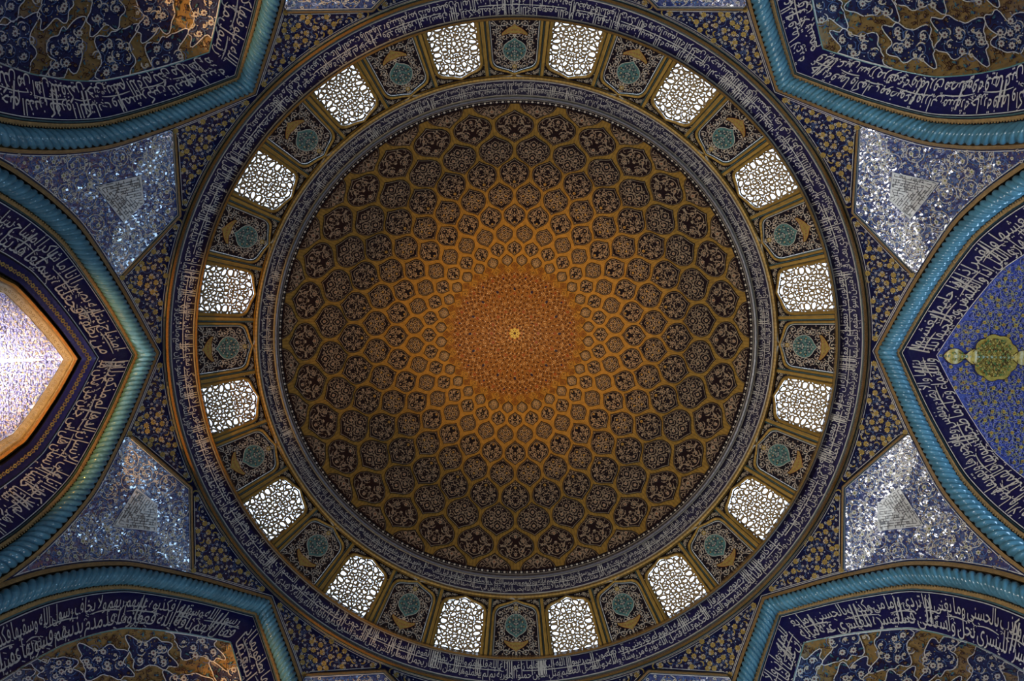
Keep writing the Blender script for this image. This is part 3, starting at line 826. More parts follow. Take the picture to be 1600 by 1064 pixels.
strip(pg, loop(A), loop(A2), DARKF if 'DARKF' in globals() else DARK, 0, 0); strip(pg, loop(A2), loop(A3), DARK, 0, 0)
bay_back(pg, arch_outline(HWP, 6.6, foot=499.3), DARK, 0.0)
panel_field = pg.mesh('panel_field')
rnd = random.Random(31)
inP = arch_outline(HWP, -1.4, foot=498.0); ip = np.array(inP)[2:-2]; ii = np.argsort(ip[:, 0])
def drop(y, v, g=0.0):                           # teal medallion
    t = (v - 448.5) / (17.0 + g); hw = np.where(v > 452, (17.5 + g) * np.clip(np.cos((v - 452) / (16 + g) * 1.5), 0, 1) ** 0.8, (18.2 + g) * np.sqrt(np.clip(1 - ((v - 452) / (19 + g)) ** 2, 0, 1)))
    return np.abs(y) < hw
def cloud(y, v, g=0.0):
    vm = 483.5 - 0.022 * y * y
    return (np.abs(v - vm) < 6.2 - 0.22 * np.abs(y) * 0.9 + g) & (np.abs(y) < 19 + g)
inp = lambda y, v: (np.abs(y) < HWP - 1.6) & (v < 497.6) & (v > np.interp(y, ip[ii, 0], ip[ii, 1]) + 1.0)
pa = MB()
scrolls(pa, bay_plan(lambda y, v: inp(y, v) & ~drop(y, v, 1.2) & ~cloud(y, v, 0.8)), (412, 499, 0, HWP), 10.5, 0.8, CREAM, rnd, CREAM, OCHRE, None, [(TAN, 8.0, 1.1, 5, RUST)], fs=1.4, turns=1.1)
insp = bay_plan(in_spandrel(HWP, 7.0))
scrolls(pa, insp, (411, 440, -HB, HB), 6.0, 0.8, TAN, rnd, CREAM, None, None, [(CREAM, 4.5, 0.9, 0, None)])
arab = pa.mesh('arabesque')
def closed_band(mb, pts_yv, m, mo, d, w=0.8):
    P = np.array(pts_yv); c = P.mean(0); n = len(P)
    pl = bay(P[:, 0], P[:, 1]); pc = bay([c[0]], [c[1]])
    mb.add(np.vstack([pl, pc]), [(j, (j + 1) % n, n) for j in range(n)], m, d)
    ribbon(mb, np.vstack([pl, pl[:1]]), w, mo, d - 0.006)
tm = MB()
t = np.linspace(0, math.pi, 13)
side = [(18.2 * math.sin(x), 452 - 19 * math.cos(x)) for x in t if math.cos(x) >= -0.05]
pts = [(y, v) for y, v in side] + [(15.5, 459), (10.5, 463.5), (5.0, 466.5), (0, 471)]
pts = pts + [(-y, v) for y, v in pts[-2:0:-1]]
closed_band(tm, pts, TEAL, CREAM, -0.02)
rnd = random.Random(5)
scrolls(tm, bay_plan(lambda y, v: drop(y, v, -2.5)), (430, 470, 0, 18), 6.4, 0.8, TEALL if 'TEALL' in globals() else TEALD, rnd, CREAM, RUST, None, [(NAVY, 5.2, 0.9, 5, None), (OCHRE, 9, 1.0, 5, None)], fs=1.0, dz=-0.02)
teal_me = tm.mesh('teal_medallion')
cm = MB()
up = [(y, 483.5 - 0.022 * y * y - (7.0 - 0.27 * abs(y))) for y in np.linspace(-18.5, 18.5, 13)]
dn = [(y, 483.5 - 0.022 * y * y + (6.4 - 0.27 * abs(y)) + (2.2 if abs(y) < 2 else 0)) for y in np.linspace(17, -17, 12)]
P = np.array(up + [(0, 0)][:0] + dn); n1 = len(up)
pl = bay(P[:, 0], P[:, 1]); U = bay(*np.array(up).T); Dn = bay(*np.array([(y, 483.5 - 0.022 * y * y + (6.4 - 0.27 * abs(y)) + (2.4 if abs(y) < 2 else 0)) for y in np.linspace(-18.5, 18.5, 13)]).T)
cm.add(np.vstack([U, Dn]), [(j, j + 1, 14 + j, 13 + j) for j in range(12)], YOCH, -0.022)
ribbon(cm, U, 0.7, RUST, -0.03); ribbon(cm, Dn, 0.7, RUST, -0.03)
for y in (-12, -8, -4, 0, 4, 8, 12): flower(cm, *bay([y], [483.2 - 0.022 * y * y])[0], 1.3, RUST, TAN, 5, 0, None, -0.03)
cloud_me = cm.mesh('cloud_collar')
rm = MB(); flower(rm, *bay([0], [424.5])[0], 3.4, OCHRE, CREAM, 8, 0, None, -0.024); ros_me = rm.mesh('rosette')
rm = MB(); flower(rm, *bay([0], [474])[0], 2.6, CREAM, OCHRE, 6, 0, None, -0.024); ros2_me = rm.mesh('rosette')
for k in range(16):
    az = -90 + 22.5 * k
    if k == 0: lab = 'blind tile panel with teal medallion at the top centre of the drum'
    elif k == 8: lab = 'blind tile panel with teal medallion at the bottom centre of the drum'
    else: lab = 'blind tile panel with teal medallion, between %s and %s windows clockwise from top' % (ORD[k - 1], ORD[k])
    p = thing('tile_panel', lab, 'tile panel', 'blind arched tile panels of the drum', az * D2R)
    link('panel_field', panel_field, p); link('arched_border', panel_frame, p); link('arabesque', arab, p)
    link('medallion', teal_me, p)['label'] = 'teal drop-shaped medallion'; link('cloud_collar', cloud_me, p)['label'] = 'ochre crescent-shaped cloud motif'; link('rosette', ros_me, p); link('rosette', ros2_me, p)

# ------------------------------------------------------------------ zone of the eight arches
# outer edge of an arch moulding in plan px: x along the axis of the arch, y across
cp = np.array(CP); acc = np.r_[0, np.cumsum(np.hypot(*np.diff(cp, axis=0).T))]
ss = np.linspace(0, acc[-1], 64)
def cubic(t, x, y):                              # Catmull-Rom through the control points
    i = np.clip(np.searchsorted(x, t) - 1, 0, len(x) - 2); h = x[i + 1] - x[i]; u = (t - x[i]) / h
    m = np.gradient(y, x); return (2*u**3 - 3*u**2 + 1) * y[i] + (u**3 - 2*u**2 + u) * h * m[i] + (-2*u**3 + 3*u**2) * y[i+1] + (u**3 - u**2) * h * m[i+1]
half = np.stack([cubic(ss, acc, cp[:, 0]), cubic(ss, acc, cp[:, 1])], -1)
C0 = np.vstack([half[::-1] * np.array([1, -1]), half[1:]])       # from y<0 to y>0 through the apex
SC = np.hypot(C0[:, 0], C0[:, 1]) / 557.0
NC = len(C0)
# going from -y to +y the interior of the arch (+x) lies to the right: negative offsets go inside
HSC = np.hypot(half[:, 0], half[:, 1]) / 557.0
def coff(e):
    """the arch curve moved inwards by e, trimmed or extended so that both halves meet on the axis"""
    h = offset(half, -e, False, HSC)
    if h[0, 1] < 0:
        k = int(np.argmax(h[:, 1] > 0)); t = -h[k - 1, 1] / (h[k, 1] - h[k - 1, 1])
        h = np.vstack([[h[k - 1] + (h[k] - h[k - 1]) * t], h[k:]])
    elif h[0, 1] > 0:
        d = h[1] - h[0]; h = np.vstack([[h[0] - d * (h[0, 1] / d[1])], h])
    h[0, 1] = 0.0
    a = np.r_[0, np.cumsum(np.hypot(*np.diff(h, axis=0).T))]; q = np.linspace(0, a[-1], 64)
    h = np.stack([np.interp(q, a, h[:, 0]), np.interp(q, a, h[:, 1])], -1)
    return np.vstack([h[::-1] * np.array([1, -1]), h[1:]])
hv = np.hypot(half[:, 0], half[:, 1]); hp = np.arctan2(half[:, 1], half[:, 0])
def v_arch(phi): return float(np.interp(abs(phi), hp, hv))
# transition wall behind everything
mb = MB()
polar_grid(mb, -22.5 * D2R, 22.5 * D2R, 553.0, lambda p: max(v_arch(p) + 6, 554) if abs(p) < 22.3 * D2R else 960, 60, 14, NAVY, 0.03)
tw = mb.mesh('wall_transition')
for k in range(8):
    o = thing('wall_arch_zone', 'wall surface over the arch at the %s of the dome' % ['right', 'lower right', 'bottom', 'lower left', 'left', 'upper left', 'top', 'upper right'][k], 'wall', rot=k * 45 * D2R, kind='structure', me=tw)

DIRS = ['right', 'lower right', 'bottom', 'lower left', 'left', 'upper left', 'top', 'upper right']
def off_profile(mb, seq):
    """seq of (offset, d); material per facet"""
    for (o1, d1), (o2, d2), m in seq:
        A = np.vstack([coff(o1), coff(o2)])
        mb.add(A, [(j, j + 1, NC + j + 1, NC + j) for j in range(NC - 1)], m, np.r_[np.full(NC, d1), np.full(NC, d2)])
# rope moulding
ro = MB()
off_profile(ro, [((-1.4, -0.005), (-0.4, -0.01), WHITE), ((-0.4, -0.01), (0.8, -0.01), NAVY), ((0.8, -0.01), (1.3, -0.05), TEALD),
                 ((1.3, -0.05), (5.6, -0.09), BRK2 if 'BRK2' in globals() else BROWN), ((5.6, -0.09), (8.2, 0.16), BROWN)])
outer_b = ro.mesh('outer_border')
ri_ = MB()
off_profile(ri_, [((8.2, 0.16), (30.5, 0.30), DARK), ((30.5, 0.30), (31.3, 0.12), BROWN), ((31.3, 0.12), (35.2, 0.14), BROWN), ((35.2, 0.14), (35.9, 0.24), DARK), ((35.9, 0.24), (37.6, 0.26), TEALD), ((37.6, 0.26), (38.4, 0.26), DARK)])
for q in (30.9,):
    cc_ = coff(q); aa_ = np.r_[0, np.cumsum(np.hypot(*np.diff(cc_, axis=0).T))]
    for u_ in np.arange(0, aa_[-1], 4.6):
        x_, y_ = np.interp(u_, aa_, cc_[:, 0]), np.interp(u_, aa_, cc_[:, 1])
        blob(ri_, x_, y_, 1.7, 1.3, BROWN, math.atan2(y_, x_), 6, 0.08)
inner_b = ri_.mesh('inner_border')
def rope_mesh():
    mb = MB()
    c = coff(18.2); P = P3(c[:, 0], c[:, 1], -0.02)
    O = P3(*coff(8.0).T, 0.0); I = P3(*coff(28.6).T, 0.10)
    L_ = np.linalg.norm(np.diff(P, axis=0), axis=1); acc = np.r_[0, np.cumsum(L_)]; T = acc[-1]
    mid = acc[NC // 2]
    pitch = 0.128; nseg = int(T / pitch) * 10; nt = 18
    s = np.linspace(0, T, nseg + 1)
    f = lambda Q: np.stack([np.interp(s, acc, Q[:, k]) for k in range(3)], -1)
    Pc, Oc, Ic = f(P), f(O), f(I)
    tan = np.gradient(Pc, axis=0); tan /= np.linalg.norm(tan, axis=1, keepdims=True)
    side = Oc - Ic; rad_ = np.linalg.norm(side, axis=1) * 0.5
    side -= (side * tan).sum(1, keepdims=True) * tan; side /= np.linalg.norm(side, axis=1, keepdims=True)
    nor = np.cross(tan, side); 
    inward = -Pc.copy(); inward[:, 2] = -6.0
    sg = np.sign((nor * inward).sum(1)); nor = nor * sg[:, None]
    th = np.linspace(0, 2 * math.pi, nt, endpoint=False)
    S = s - mid
    R0 = np.clip(rad_, 0.10, 0.34)
    V = np.zeros((nseg + 1, nt, 3))
    for j, a in enumerate(th):
        # the strands run slantwise; a rounded bulge per strand
        ph = (np.abs(S) / pitch - a / (2 * math.pi) * 2.6) % 1.0
        bul = np.sqrt(np.clip(1 - (2 * ph - 1) ** 2, 0, 1))
        r = R0 * (0.58 + 0.46 * bul)
        V[:, j] = Pc + (np.cos(a) * side + np.sin(a) * nor) * r[:, None]
    idx = np.arange((nseg + 1) * nt).reshape(nseg + 1, nt)
    fs = [(idx[i, j], idx[i, (j + 1) % nt], idx[i + 1, (j + 1) % nt], idx[i + 1, j]) for i in range(nseg) for j in range(nt)]
    mb.raw(V.reshape(-1, 3), fs, TURQ)
    return mb.mesh('turquoise_rope')
rope = rope_mesh()
for k in range(8):
    t = thing('rope_moulding', 'twisted turquoise rope moulding of the pointed arch at the %s of the dome' % DIRS[k], 'moulding', 'rope mouldings of the eight arches', k * 45 * D2R)
    link('outer_border', outer_b, t); link('rope', rope, t); link('inner_border', inner_b, t)

# arch inscriptions
TX = {
 0: ('والشمس وضحيها والقمر إذا تليها والنهار إذا جليها والليل إذا يغشيها ', 'والسماء وما بنيها والأرض وما طحيها ونفس وما سويها فألهمها فجورها وتقويها '),
 1: ('فسنيسره لليسرى وأما من بخل واستغنى وكذب بالحسنى فسنيسره للعسرى وما يغني عنه ماله إذا تردى ', 'إن علينا للهدى وإن لنا للآخرة والأولى فأنذرتكم نارا تلظى لا يصليها إلا الأشقى '),
 2: ('والليل إذا يغشى والنهار إذا تجلى وما خلق الذكر والأنثى ', 'إن سعيكم لشتى فأما من أعطى واتقى وصدق بالحسنى '),
 3: ('قد أفلح من زكيها وقد خاب من دسيها كذبت ثمود بطغويها إذ انبعث أشقيها ', 'فقال لهم رسول الله ناقة الله وسقيها فكذبوه فعقروها فدمدم عليهم ربهم بذنبهم فسويها ولا يخاف عقبيها '),
 4: ('هل أتى على الإنسان حين من الدهر لم يكن شيئا مذكورا إنا خلقنا الإنسان ', 'من نطفة أمشاج نبتليه فجعلناه سميعا بصيرا إنا هديناه السبيل إما شاكرا وإما كفورا '),
 5: ('بسم الله الرحمن الرحيم لم يكن الذين كفروا من أهل الكتاب والمشركين منفكين حتى تأتيهم البينة ', 'رسول من الله يتلو صحفا مطهرة فيها كتب قيمة وما تفرق الذين أوتوا الكتاب '),
 6: ('هل أتيك حديث الغاشية وجوه يومئذ خاشعة عاملة ناصبة ', 'تصلى نارا حامية تسقى من عين آنية ليس لهم طعام إلا من ضريع '),
 7: ('وجوه يومئذ ناعمة لسعيها راضية في جنة عالية لا تسمع فيها لاغية ', 'فيها عين جارية فيها سرر مرفوعة وأكواب موضوعة ونمارق مصفوفة وزرابي مبثوثة '),
}
B0, B1 = 38.4, 86.5                              # offsets of the script band
fld = MB(); off_profile(fld, [((B0, 0.26), ((B0 + B1) / 2, 0.33), NAVYB), (((B0 + B1) / 2, 0.33), (B1, 0.40), NAVYB),
                              ((B0 + 0.6, 0.25), (B0 + 1.6, 0.25), WHITE), ((B1 - 1.6, 0.385), (B1 - 0.5, 0.385), WHITE)])
field_me = fld.mesh('band_field')
def arch_text(k):
    mb = MB(); rnd = random.Random(90 + k)
    acc = np.r_[0, np.cumsum(np.hypot(*np.diff(C0, axis=0).T))]
    base = {e: coff(e) for e in (B0, B1)}
    cin = np.interp(np.arange(NC), np.arange(NC), acc); mid = acc[NC // 2]
    A0, A1 = coff(B0), coff(B1)
    def pos(fx, up):                              # fx arc length on C0, up 0..1 across the band from B1 to B0
        x = np.interp(fx, acc, A1[:, 0]) * (1 - up) + np.interp(fx, acc, A0[:, 0]) * up
        y = np.interp(fx, acc, A1[:, 1]) * (1 - up) + np.interp(fx, acc, A0[:, 1]) * up
        return np.stack([x, y], -1)
    dd = lambda up: 0.40 - 0.14 * up - 0.035
    H = B1 - B0
    def line(text, f0, f1, b, size, tall):
        run, f = layout(text, size, 0.95, tall); n0 = 1
        while f < (f1 - f0) * 0.85 and n0 < 4: n0 += 1; run, f = layout((text + ' ') * n0, size, 0.95, tall)
        k_ = min(max((f1 - f0) / f, 0.8), 1.2)
        for V, Fc in run:
            fx = f0 + V[:, 0] * k_; up = b + V[:, 1] / H
            if fx.max() > f1 + 1 or up.max() > 1.3: continue
            up = np.clip(up, 0.03, 0.97)
            mb.add(pos(fx, up), Fc, LETTER, dd(up))
    vis0, vis1 = 60.0, 470.0
    for br, txt in enumerate(TX[k]):
        ws = txt.split(); h_ = (len(ws) + 1) // 2
        lo, hi = ' '.join(ws[0::1][:h_]), ' '.join(ws[h_:])
        # two-storey script: alternate words sit on the lower and the upper line
        l1 = ' '.join(w_ for i, w_ in enumerate(ws) if (i // 2) % 2 == 0); l2 = ' '.join(w_ for i, w_ in enumerate(ws) if (i // 2) % 2 == 1)
        if br == 0: f0, f1 = mid - 500, mid - 6
        else: f0, f1 = mid + 6, mid + 500
        line(l1, f0, f1, 0.15, 28, 1.15); line(l2, f0 + 6, f1, 0.59, 24, 1.0)
        f = f0
        while f < f1 - 30:                        # long drawn strokes and tall uprights
            L_ = rnd.uniform(20, 70); u0 = rnd.uniform(0.42, 0.52)
            t = np.linspace(f, min(f + L_, f1), 8); ribbon(mb, pos(t, np.full(8, u0) + 0.04 * np.sin(np.linspace(0, 3, 8))), 2.2, LETTER, dd(u0), taper=True)
            for j in range(rnd.choice((0, 1, 2))):
                g = f + L_ * 0.6 + j * 7.5
                if g < f1: ribbon(mb, pos(np.array([g, g - 4]), np.array([0.26, 0.95])), 2.4, LETTER, dd(0.6), taper=False)
            f += L_ + rnd.uniform(8, 30)
        def pf(r):
            fx = r.uniform(f0, f1); up = r.uniform(0.06, 0.94); p = pos(np.array([fx, fx + 1]), np.array([up, up])); t = p[1] - p[0]; t /= np.linalg.norm(t) + 1e-9
            return p[0][0], p[0][1], t[0], t[1]
        ticks(mb, 150, pf, LETTER, rnd, 1.7, 0.30)
    return mb.mesh('lettering')
for k in range(8):
    t = thing('arch_inscription', 'band of white script on cobalt under the rope of the arch at the %s' % DIRS[k], 'inscription', None, k * 45 * D2R)
    link('band_field', field_me, t); link('lettering', arch_text(k), t)

# niche vaults behind the arches
NV = 22
def vault_grid(e0, lam_max, nl, d0, dk, m, mb, curve=None):
    c = coff(e0) if curve is None else curve
    lam = np.linspace(0, 1, nl + 1) ** 1.2 * lam_max
    rows = [np.column_stack([c[:, 0] + l, c[:, 1], np.full(NC, d0 + dk * l)]) for l in lam]
    A = np.vstack(rows)
    mb.add(A[:, :2], [(i * NC + j, i * NC + j + 1, (i + 1) * NC + j + 1, (i + 1) * NC + j) for i in range(nl) for j in range(NC - 1)], m, A[:, 2])
    return c
def vault_d(c, e_d0, dk):
    """depth of the vault surface at plan points inside it"""
    ys, xs = c[:, 1], c[:, 0]
    i = np.argsort(ys); ys, xs = ys[i], xs[i]
    return lambda x, y: e_d0 + dk * np.maximum(x - np.interp(y, ys, xs), 0)

def cartouche_mat(name, gold, navy, line, sc, seed):
    """big lobed dark cartouches on gold, outlined in white: flat painted tilework"""
    m = mat(name, gold, 0.35, var=0.3, scale=10)
    return m
def squinch():
    mb = MB(); d0, dk = 0.38, 0.011
    c = vault_grid(B1 - 0.6, 330, 44, d0, dk, OCHRE2, mb)
    face = mb.mesh('vault_face')
    dv = vault_d(c, d0, dk)
    mb = MB(); rnd = random.Random(12)
    ymax = 330
    cx = c[NC // 2, 0]
    yi = np.argsort(c[:, 1]); edge = lambda y: np.interp(y, c[yi, 1], c[yi, 0])
    ins = lambda x, y: (x > edge(y) + 3) & (x < 1010) & (np.abs(y) < 330)
    def put(fn, *a, dd=0.0, **k):
        """draw with a temporary builder and press the drawing onto the vault"""
        t = MB(); fn(t, *a, **k)
        # recompute the depth of each vertex from its plan position
        off = 0
        for V in t.v:
            pass
        return t
    class VB(MB):
        def add(s, xy, faces, m, d=0.0):
            xy = np.asarray(xy, float).reshape(-1, 2)
            D = dv(xy[:, 0], xy[:, 1]) + np.asarray(d) * 2.6
            s.raw(P3(xy[:, 0], xy[:, 1], D, s.az0), faces, m)
    vb = VB()
    # lobed navy cartouches in a half-drop repeat running with the vault
    rep = []
    for i, x in enumerate(np.arange(cx + 40, 1010, 62)):
        for y in np.arange(-330 + (46 if i % 2 else 0), 331, 92): rep.append((x, y))
    t = np.linspace(0, 2 * math.pi, 60, endpoint=False)
    cart = []
    for (x, y) in rep:
        if not (x > edge(y) - 25): continue
        a0 = rnd.uniform(-0.4, 0.4)
        lob = 1 + 0.22 * np.cos(4 * t + a0) + 0.13 * np.cos(7 * t + 1 + a0 * 3) + 0.07 * np.cos(11 * t)
        rx, ry = 27 * rnd.uniform(.9, 1.15), 40 * rnd.uniform(.9, 1.12)
        X = x + rx * lob * np.cos(t) + 0.25 * ry * np.sin(t); Y = y + ry * lob * np.sin(t)
        X = np.maximum(X, edge(Y) + 1.5)
        Pp = np.stack([X, Y], -1)
        fillpoly(vb, Pp, [max(x, edge(y) + 4), y], NAVY2, -0.010)
        ribbon(vb, np.vstack([Pp, Pp[:1]]), 1.5, WHITE, -0.02)
        cart.append((x, y, rx, ry))
    incart = lambda x, y: np.array([any((abs(px - q[0]) / q[2]) ** 2 + (abs(py - q[1]) / q[3]) ** 2 < 0.75 for q in cart) for px, py in zip(np.atleast_1d(x), np.atleast_1d(y))])
    for (x, y) in pts_in(ins, 640, 1010, -330, 330, 17, rnd, 0.3):
        a = rnd.uniform(0, 6.28)
        if incart(x, y)[0]:
            if rnd.random() < 0.5: flower(vb, x, y, 4.6, CREAM, NAVY2, 8, a, None, -0.026); blob(vb, x, y, 1.0, 1.0, RUST, 0, 5, -0.04)
            else:
                flower(vb, x, y, 2.8, CREAM, OCHRE, 5, a, None, -0.026)
            ribbon(vb, spiral(x, y, 9.5, 0.7, a, rnd.choice((-1, 1)), 9, 0.7), 1.0, LBLUE, -0.02)
            ribbon(vb, spiral(x + 4, y, 7, 0.35, a + 2, 1, 6, 0.8), 2.0, CREAM, -0.022, taper=True)
        else:
            k_ = rnd.random()
            ribbon(vb, wave((x, y), (x + 16 * math.cos(a), y + 16 * math.sin(a)), 3.5, 9), 1.0, RUSTD, -0.016)
            if k_ < 0.45:
                blob(vb, x, y, 4.0, 3.0, RUSTD, a, 4, -0.018); blob(vb, x, y, 2.3, 1.7, OCHRE2, a, 4, -0.024); blob(vb, x, y, 1.2, 0.9, NAVY2, a, 4, -0.03)
            else:
                blob(vb, x, y, 4.2, 1.7, TEAL2, a, 6, -0.018); blob(vb, x + 2, y + 2, 2.8, 1.2, NAVY2, a + 1.2, 5, -0.022)
    for (x, y) in pts_in(ins, 640, 1010, -330, 330, 8.5, rnd, 0.4):
        a = rnd.uniform(0, 6.28)
        if incart(x, y)[0]: blob(vb, x, y, 1.1, 1.1, rnd.choice((CREAM, OCHRE, LBLUE)), 0, 5, -0.022)
        else: blob(vb, x, y, 2.0, 0.8, rnd.choice((TEAL2, RUSTD, NAVY2)), a, 5, -0.02)
    edge_l = MB(); 
    ribbon(vb, c[2:-2] + np.array([0, 0]), 1.6, TEAL, -0.02)
    return face, vb.mesh('cartouche_scrolls')
OCHRE2 = mat('golden_vault_tile', (0.30, 0.185, 0.06), 0.35, var=0.3, scale=9)
NAVY2 = mat('vault_navy', (0.014, 0.016, 0.075), 0.35)
TEAL2 = mat('vault_teal', (0.06, 0.17, 0.20), 0.3)
f_me, s_me = squinch()
for k in (1, 3, 5, 7, 2, 6):
    if k in (2, 6): lab = 'dark tiled vault inside the arch at the %s edge of the photo' % DIRS[k]
    else: lab = 'corner squinch vault of navy cartouches on gold at the %s corner' % DIRS[k]
    t = thing('squinch_vault', lab, 'vault', 'squinch vaults', k * 45 * D2R)
    link('vault_face', f_me, t); link('tile_pattern', s_me, t)

# right niche: blue floral vault with a golden lobed medallion
def niche(right):
    d0, dk = 0.38, 0.0105
    grd = BLUEF if right else WHITEF
    mb = MB(); e = B1 - 0.6
    parts = []
    if not right:                                 # stepped frame of the left niche
        fr = MB()
        off_profile(fr, [((B1 - 0.6, 0.40), (88, 0.34), DARK), ((88, 0.34), (107, 0.50), NAVYB), ((107, 0.50), (110, 0.72), DARK), ((110, 0.72), (113, 0.60), BRK),
                         ((113, 0.60), (116.5, 0.62), ORANGE), ((116.5, 0.62), (118, 0.80), BRK), ((118, 0.80), (119.6, 0.80), CREAM), ((119.6, 0.80), (130.5, 0.86), CREAM2), ((130.5, 0.86), (131.5, 0.86), OCHRE)])
        c97 = coff(97.5); rnd = random.Random(3); c125 = coff(125)
        for j in range(8, NC - 8, 1):
            x, y = c97[j]; flower(fr, x, y, 3.4, OCHRE if j % 2 else BROWN, NAVY, 6 if j % 2 else 5, 0, None, 0.37)
            x, y = c125[j]; ribbon(fr, spiral(x, y, 2.6, 0.9, j, 1, 7, 0.4), 0.7, OCHRE, 0.78)
        parts.append(('stepped_frame', fr.mesh('stepped_frame')))
        e = 131.5; d0 = 0.88
    c = vault_grid(e, 330, 44, d0, dk, grd, mb)
    parts.append(('vault_face', mb.mesh('vault_face')))
    dv = vault_d(c, d0, dk); yi = np.argsort(c[:, 1]); edge = lambda y: np.interp(y, c[yi, 1], c[yi, 0])
    class VB(MB):
        def add(s, xy, faces, m, d=0.0):
            xy = np.asarray(xy, float).reshape(-1, 2)
            s.raw(P3(xy[:, 0], xy[:, 1], dv(xy[:, 0], xy[:, 1]) + np.asarray(d) * 2.6, s.az0), faces, m)
    vb = VB(); rnd = random.Random(17)
    MX = 748.0                                    # medallion centre
    def med(x, y, g=0.0):
        u = (x - MX); return ((u / (36 + g)) ** 2 + (y / (36 + g)) ** 2 < 1) | ((x < MX) & (x > 668) & (np.abs(y) < 9 + g + 4 * np.cos((x - 690) / 9)))
    xmax = 850
    ins = lambda x, y: (x > edge(y) + 2.5) & (x < xmax) & (np.abs(y) < 330) & (~med(x, y, 2) if right else (x > 0))
    if right:
        scrolls(vb, ins, (600, xmax, 0, 320), 21, 0.9, OLIVE2, rnd, OLIVE2, NAVY, LILAC, [(LILAC, 11, 2.3, 6, NAVY), (YEL, 17, 3.0, 5, RUST), (LILAC, 6, 0.9, 0, None), (NAVY, 7, 1.1, 0, None)], fs=2.2, wthin=0.8)
        parts.append(('vine_tilework', vb.mesh('vine_tilework')))
        vm_ = VB(); t = np.linspace(0, 2 * math.pi, 96, endpoint=False)
        R_ = 34 + 3.2 * np.abs(np.cos(4.5 * t + math.pi / 2)) ; P = np.stack([MX + R_ * np.cos(t) * 0.98, R_ * np.sin(t)], -1)
        fillpoly(vm_, P, [MX, 0], YEL, -0.016)
        ribbon(vm_, np.vstack([P, P[:1]]), 0.8, RUSTD, -0.024)
        xs = np.linspace(668, MX - 28, 26); wdt = 2 + 10.5 * np.abs(np.sin((xs - 668) / (MX - 28 - 668) * math.pi * 1.55)) ** 0.8
        U = np.stack([xs, wdt], -1); Dn = np.stack([xs, -wdt], -1)
        vm_.add(np.vstack([U, Dn]), [(j, j + 1, 27 + j, 26 + j) for j in range(25)], YEL, -0.014); ribbon(vm_, U, 0.8, RUSTD, -0.02); ribbon(vm_, Dn, 0.8, RUSTD, -0.02)
        xs = np.linspace(MX + 28, MX + 62, 16); wdt = 1 + 11 * np.abs(np.sin((xs - MX - 62) / 34 * math.pi * 0.95)) ** 0.8
        U = np.stack([xs, wdt], -1); Dn = np.stack([xs, -wdt], -1)
        vm_.add(np.vstack([U, Dn]), [(j, j + 1, 17 + j, 16 + j) for j in range(15)], YEL, -0.013); ribbon(vm_, U, 0.8, RUSTD, -0.02); ribbon(vm_, Dn, 0.8, RUSTD, -0.02)
        inm = lambda x, y: med(x, y, -6)
        scrolls(vm_, inm, (670, 800, 0, 36), 11, 0.8, RUSTD, rnd, GRN, OCHRE, None, [(GRN, 9, 1.6, 5, None), (OCHRE, 7, 1.4, 5, None)], fs=1.8, dz=-0.02)
        parts.append(('golden_medallion', vm_.mesh('golden_medallion')))
    else:
        scrolls(vb, ins, (640, xmax, 0, 320), 15, 1.2, CREAM, rnd, CREAM, LILAC, LILAC, [(OCHRE3, 10, 1.9, 6, None), (LILAC, 5.0, 1.3, 0, None), (LILAC, 8, 2.2, 5, CREAM)], fs=2.0, wthin=1.5, centre=False)
        parts.append(('vine_tilework', vb.mesh('vine_tilework')))
    return parts
BLUEF = mat('blue_floral_ground', (0.045, 0.055, 0.24), 0.35, col2=(0.06, 0.09, 0.30), scale=20)
WHITEF = mat('pale_floral_ground', (0.55, 0.55, 0.64), 0.4, col2=(0.40, 0.40, 0.66), scale=10)
ORANGE = mat('orange_lit_frame', (0.60, 0.27, 0.06), 0.25)  # gold edge with the warm light on it painted into the colour
CREAM2 = mat('cream_border', (0.62, 0.56, 0.42), 0.35)
LILAC = mat('glazed_lilac', (0.20, 0.20, 0.46), 0.35)
YEL = mat('glazed_yellow', (0.42, 0.32, 0.06), 0.35, var=0.3)
OLIVE2 = mat('glazed_olive_vine', (0.32, 0.28, 0.12), 0.35)
OCHRE3 = mat('glazed_pale_ochre', (0.50, 0.36, 0.20), 0.35)
GRN = mat('glazed_green', (0.08, 0.16, 0.04), 0.35)
for k, rt in ((0, True), (4, False)):
    lab = 'blue floral vault with a golden lobed medallion in the right niche' if rt else 'bright pale floral vault with stepped orange-lit frame in the left niche'
    t = thing('niche_vault', lab, 'vault', None, k * 45 * D2R)
    for nm, me in niche(rt): link(nm, me, t)

# ------------------------------------------------------------------ kite panels and floral triangles between the arches
AZS = 22.5 * D2R
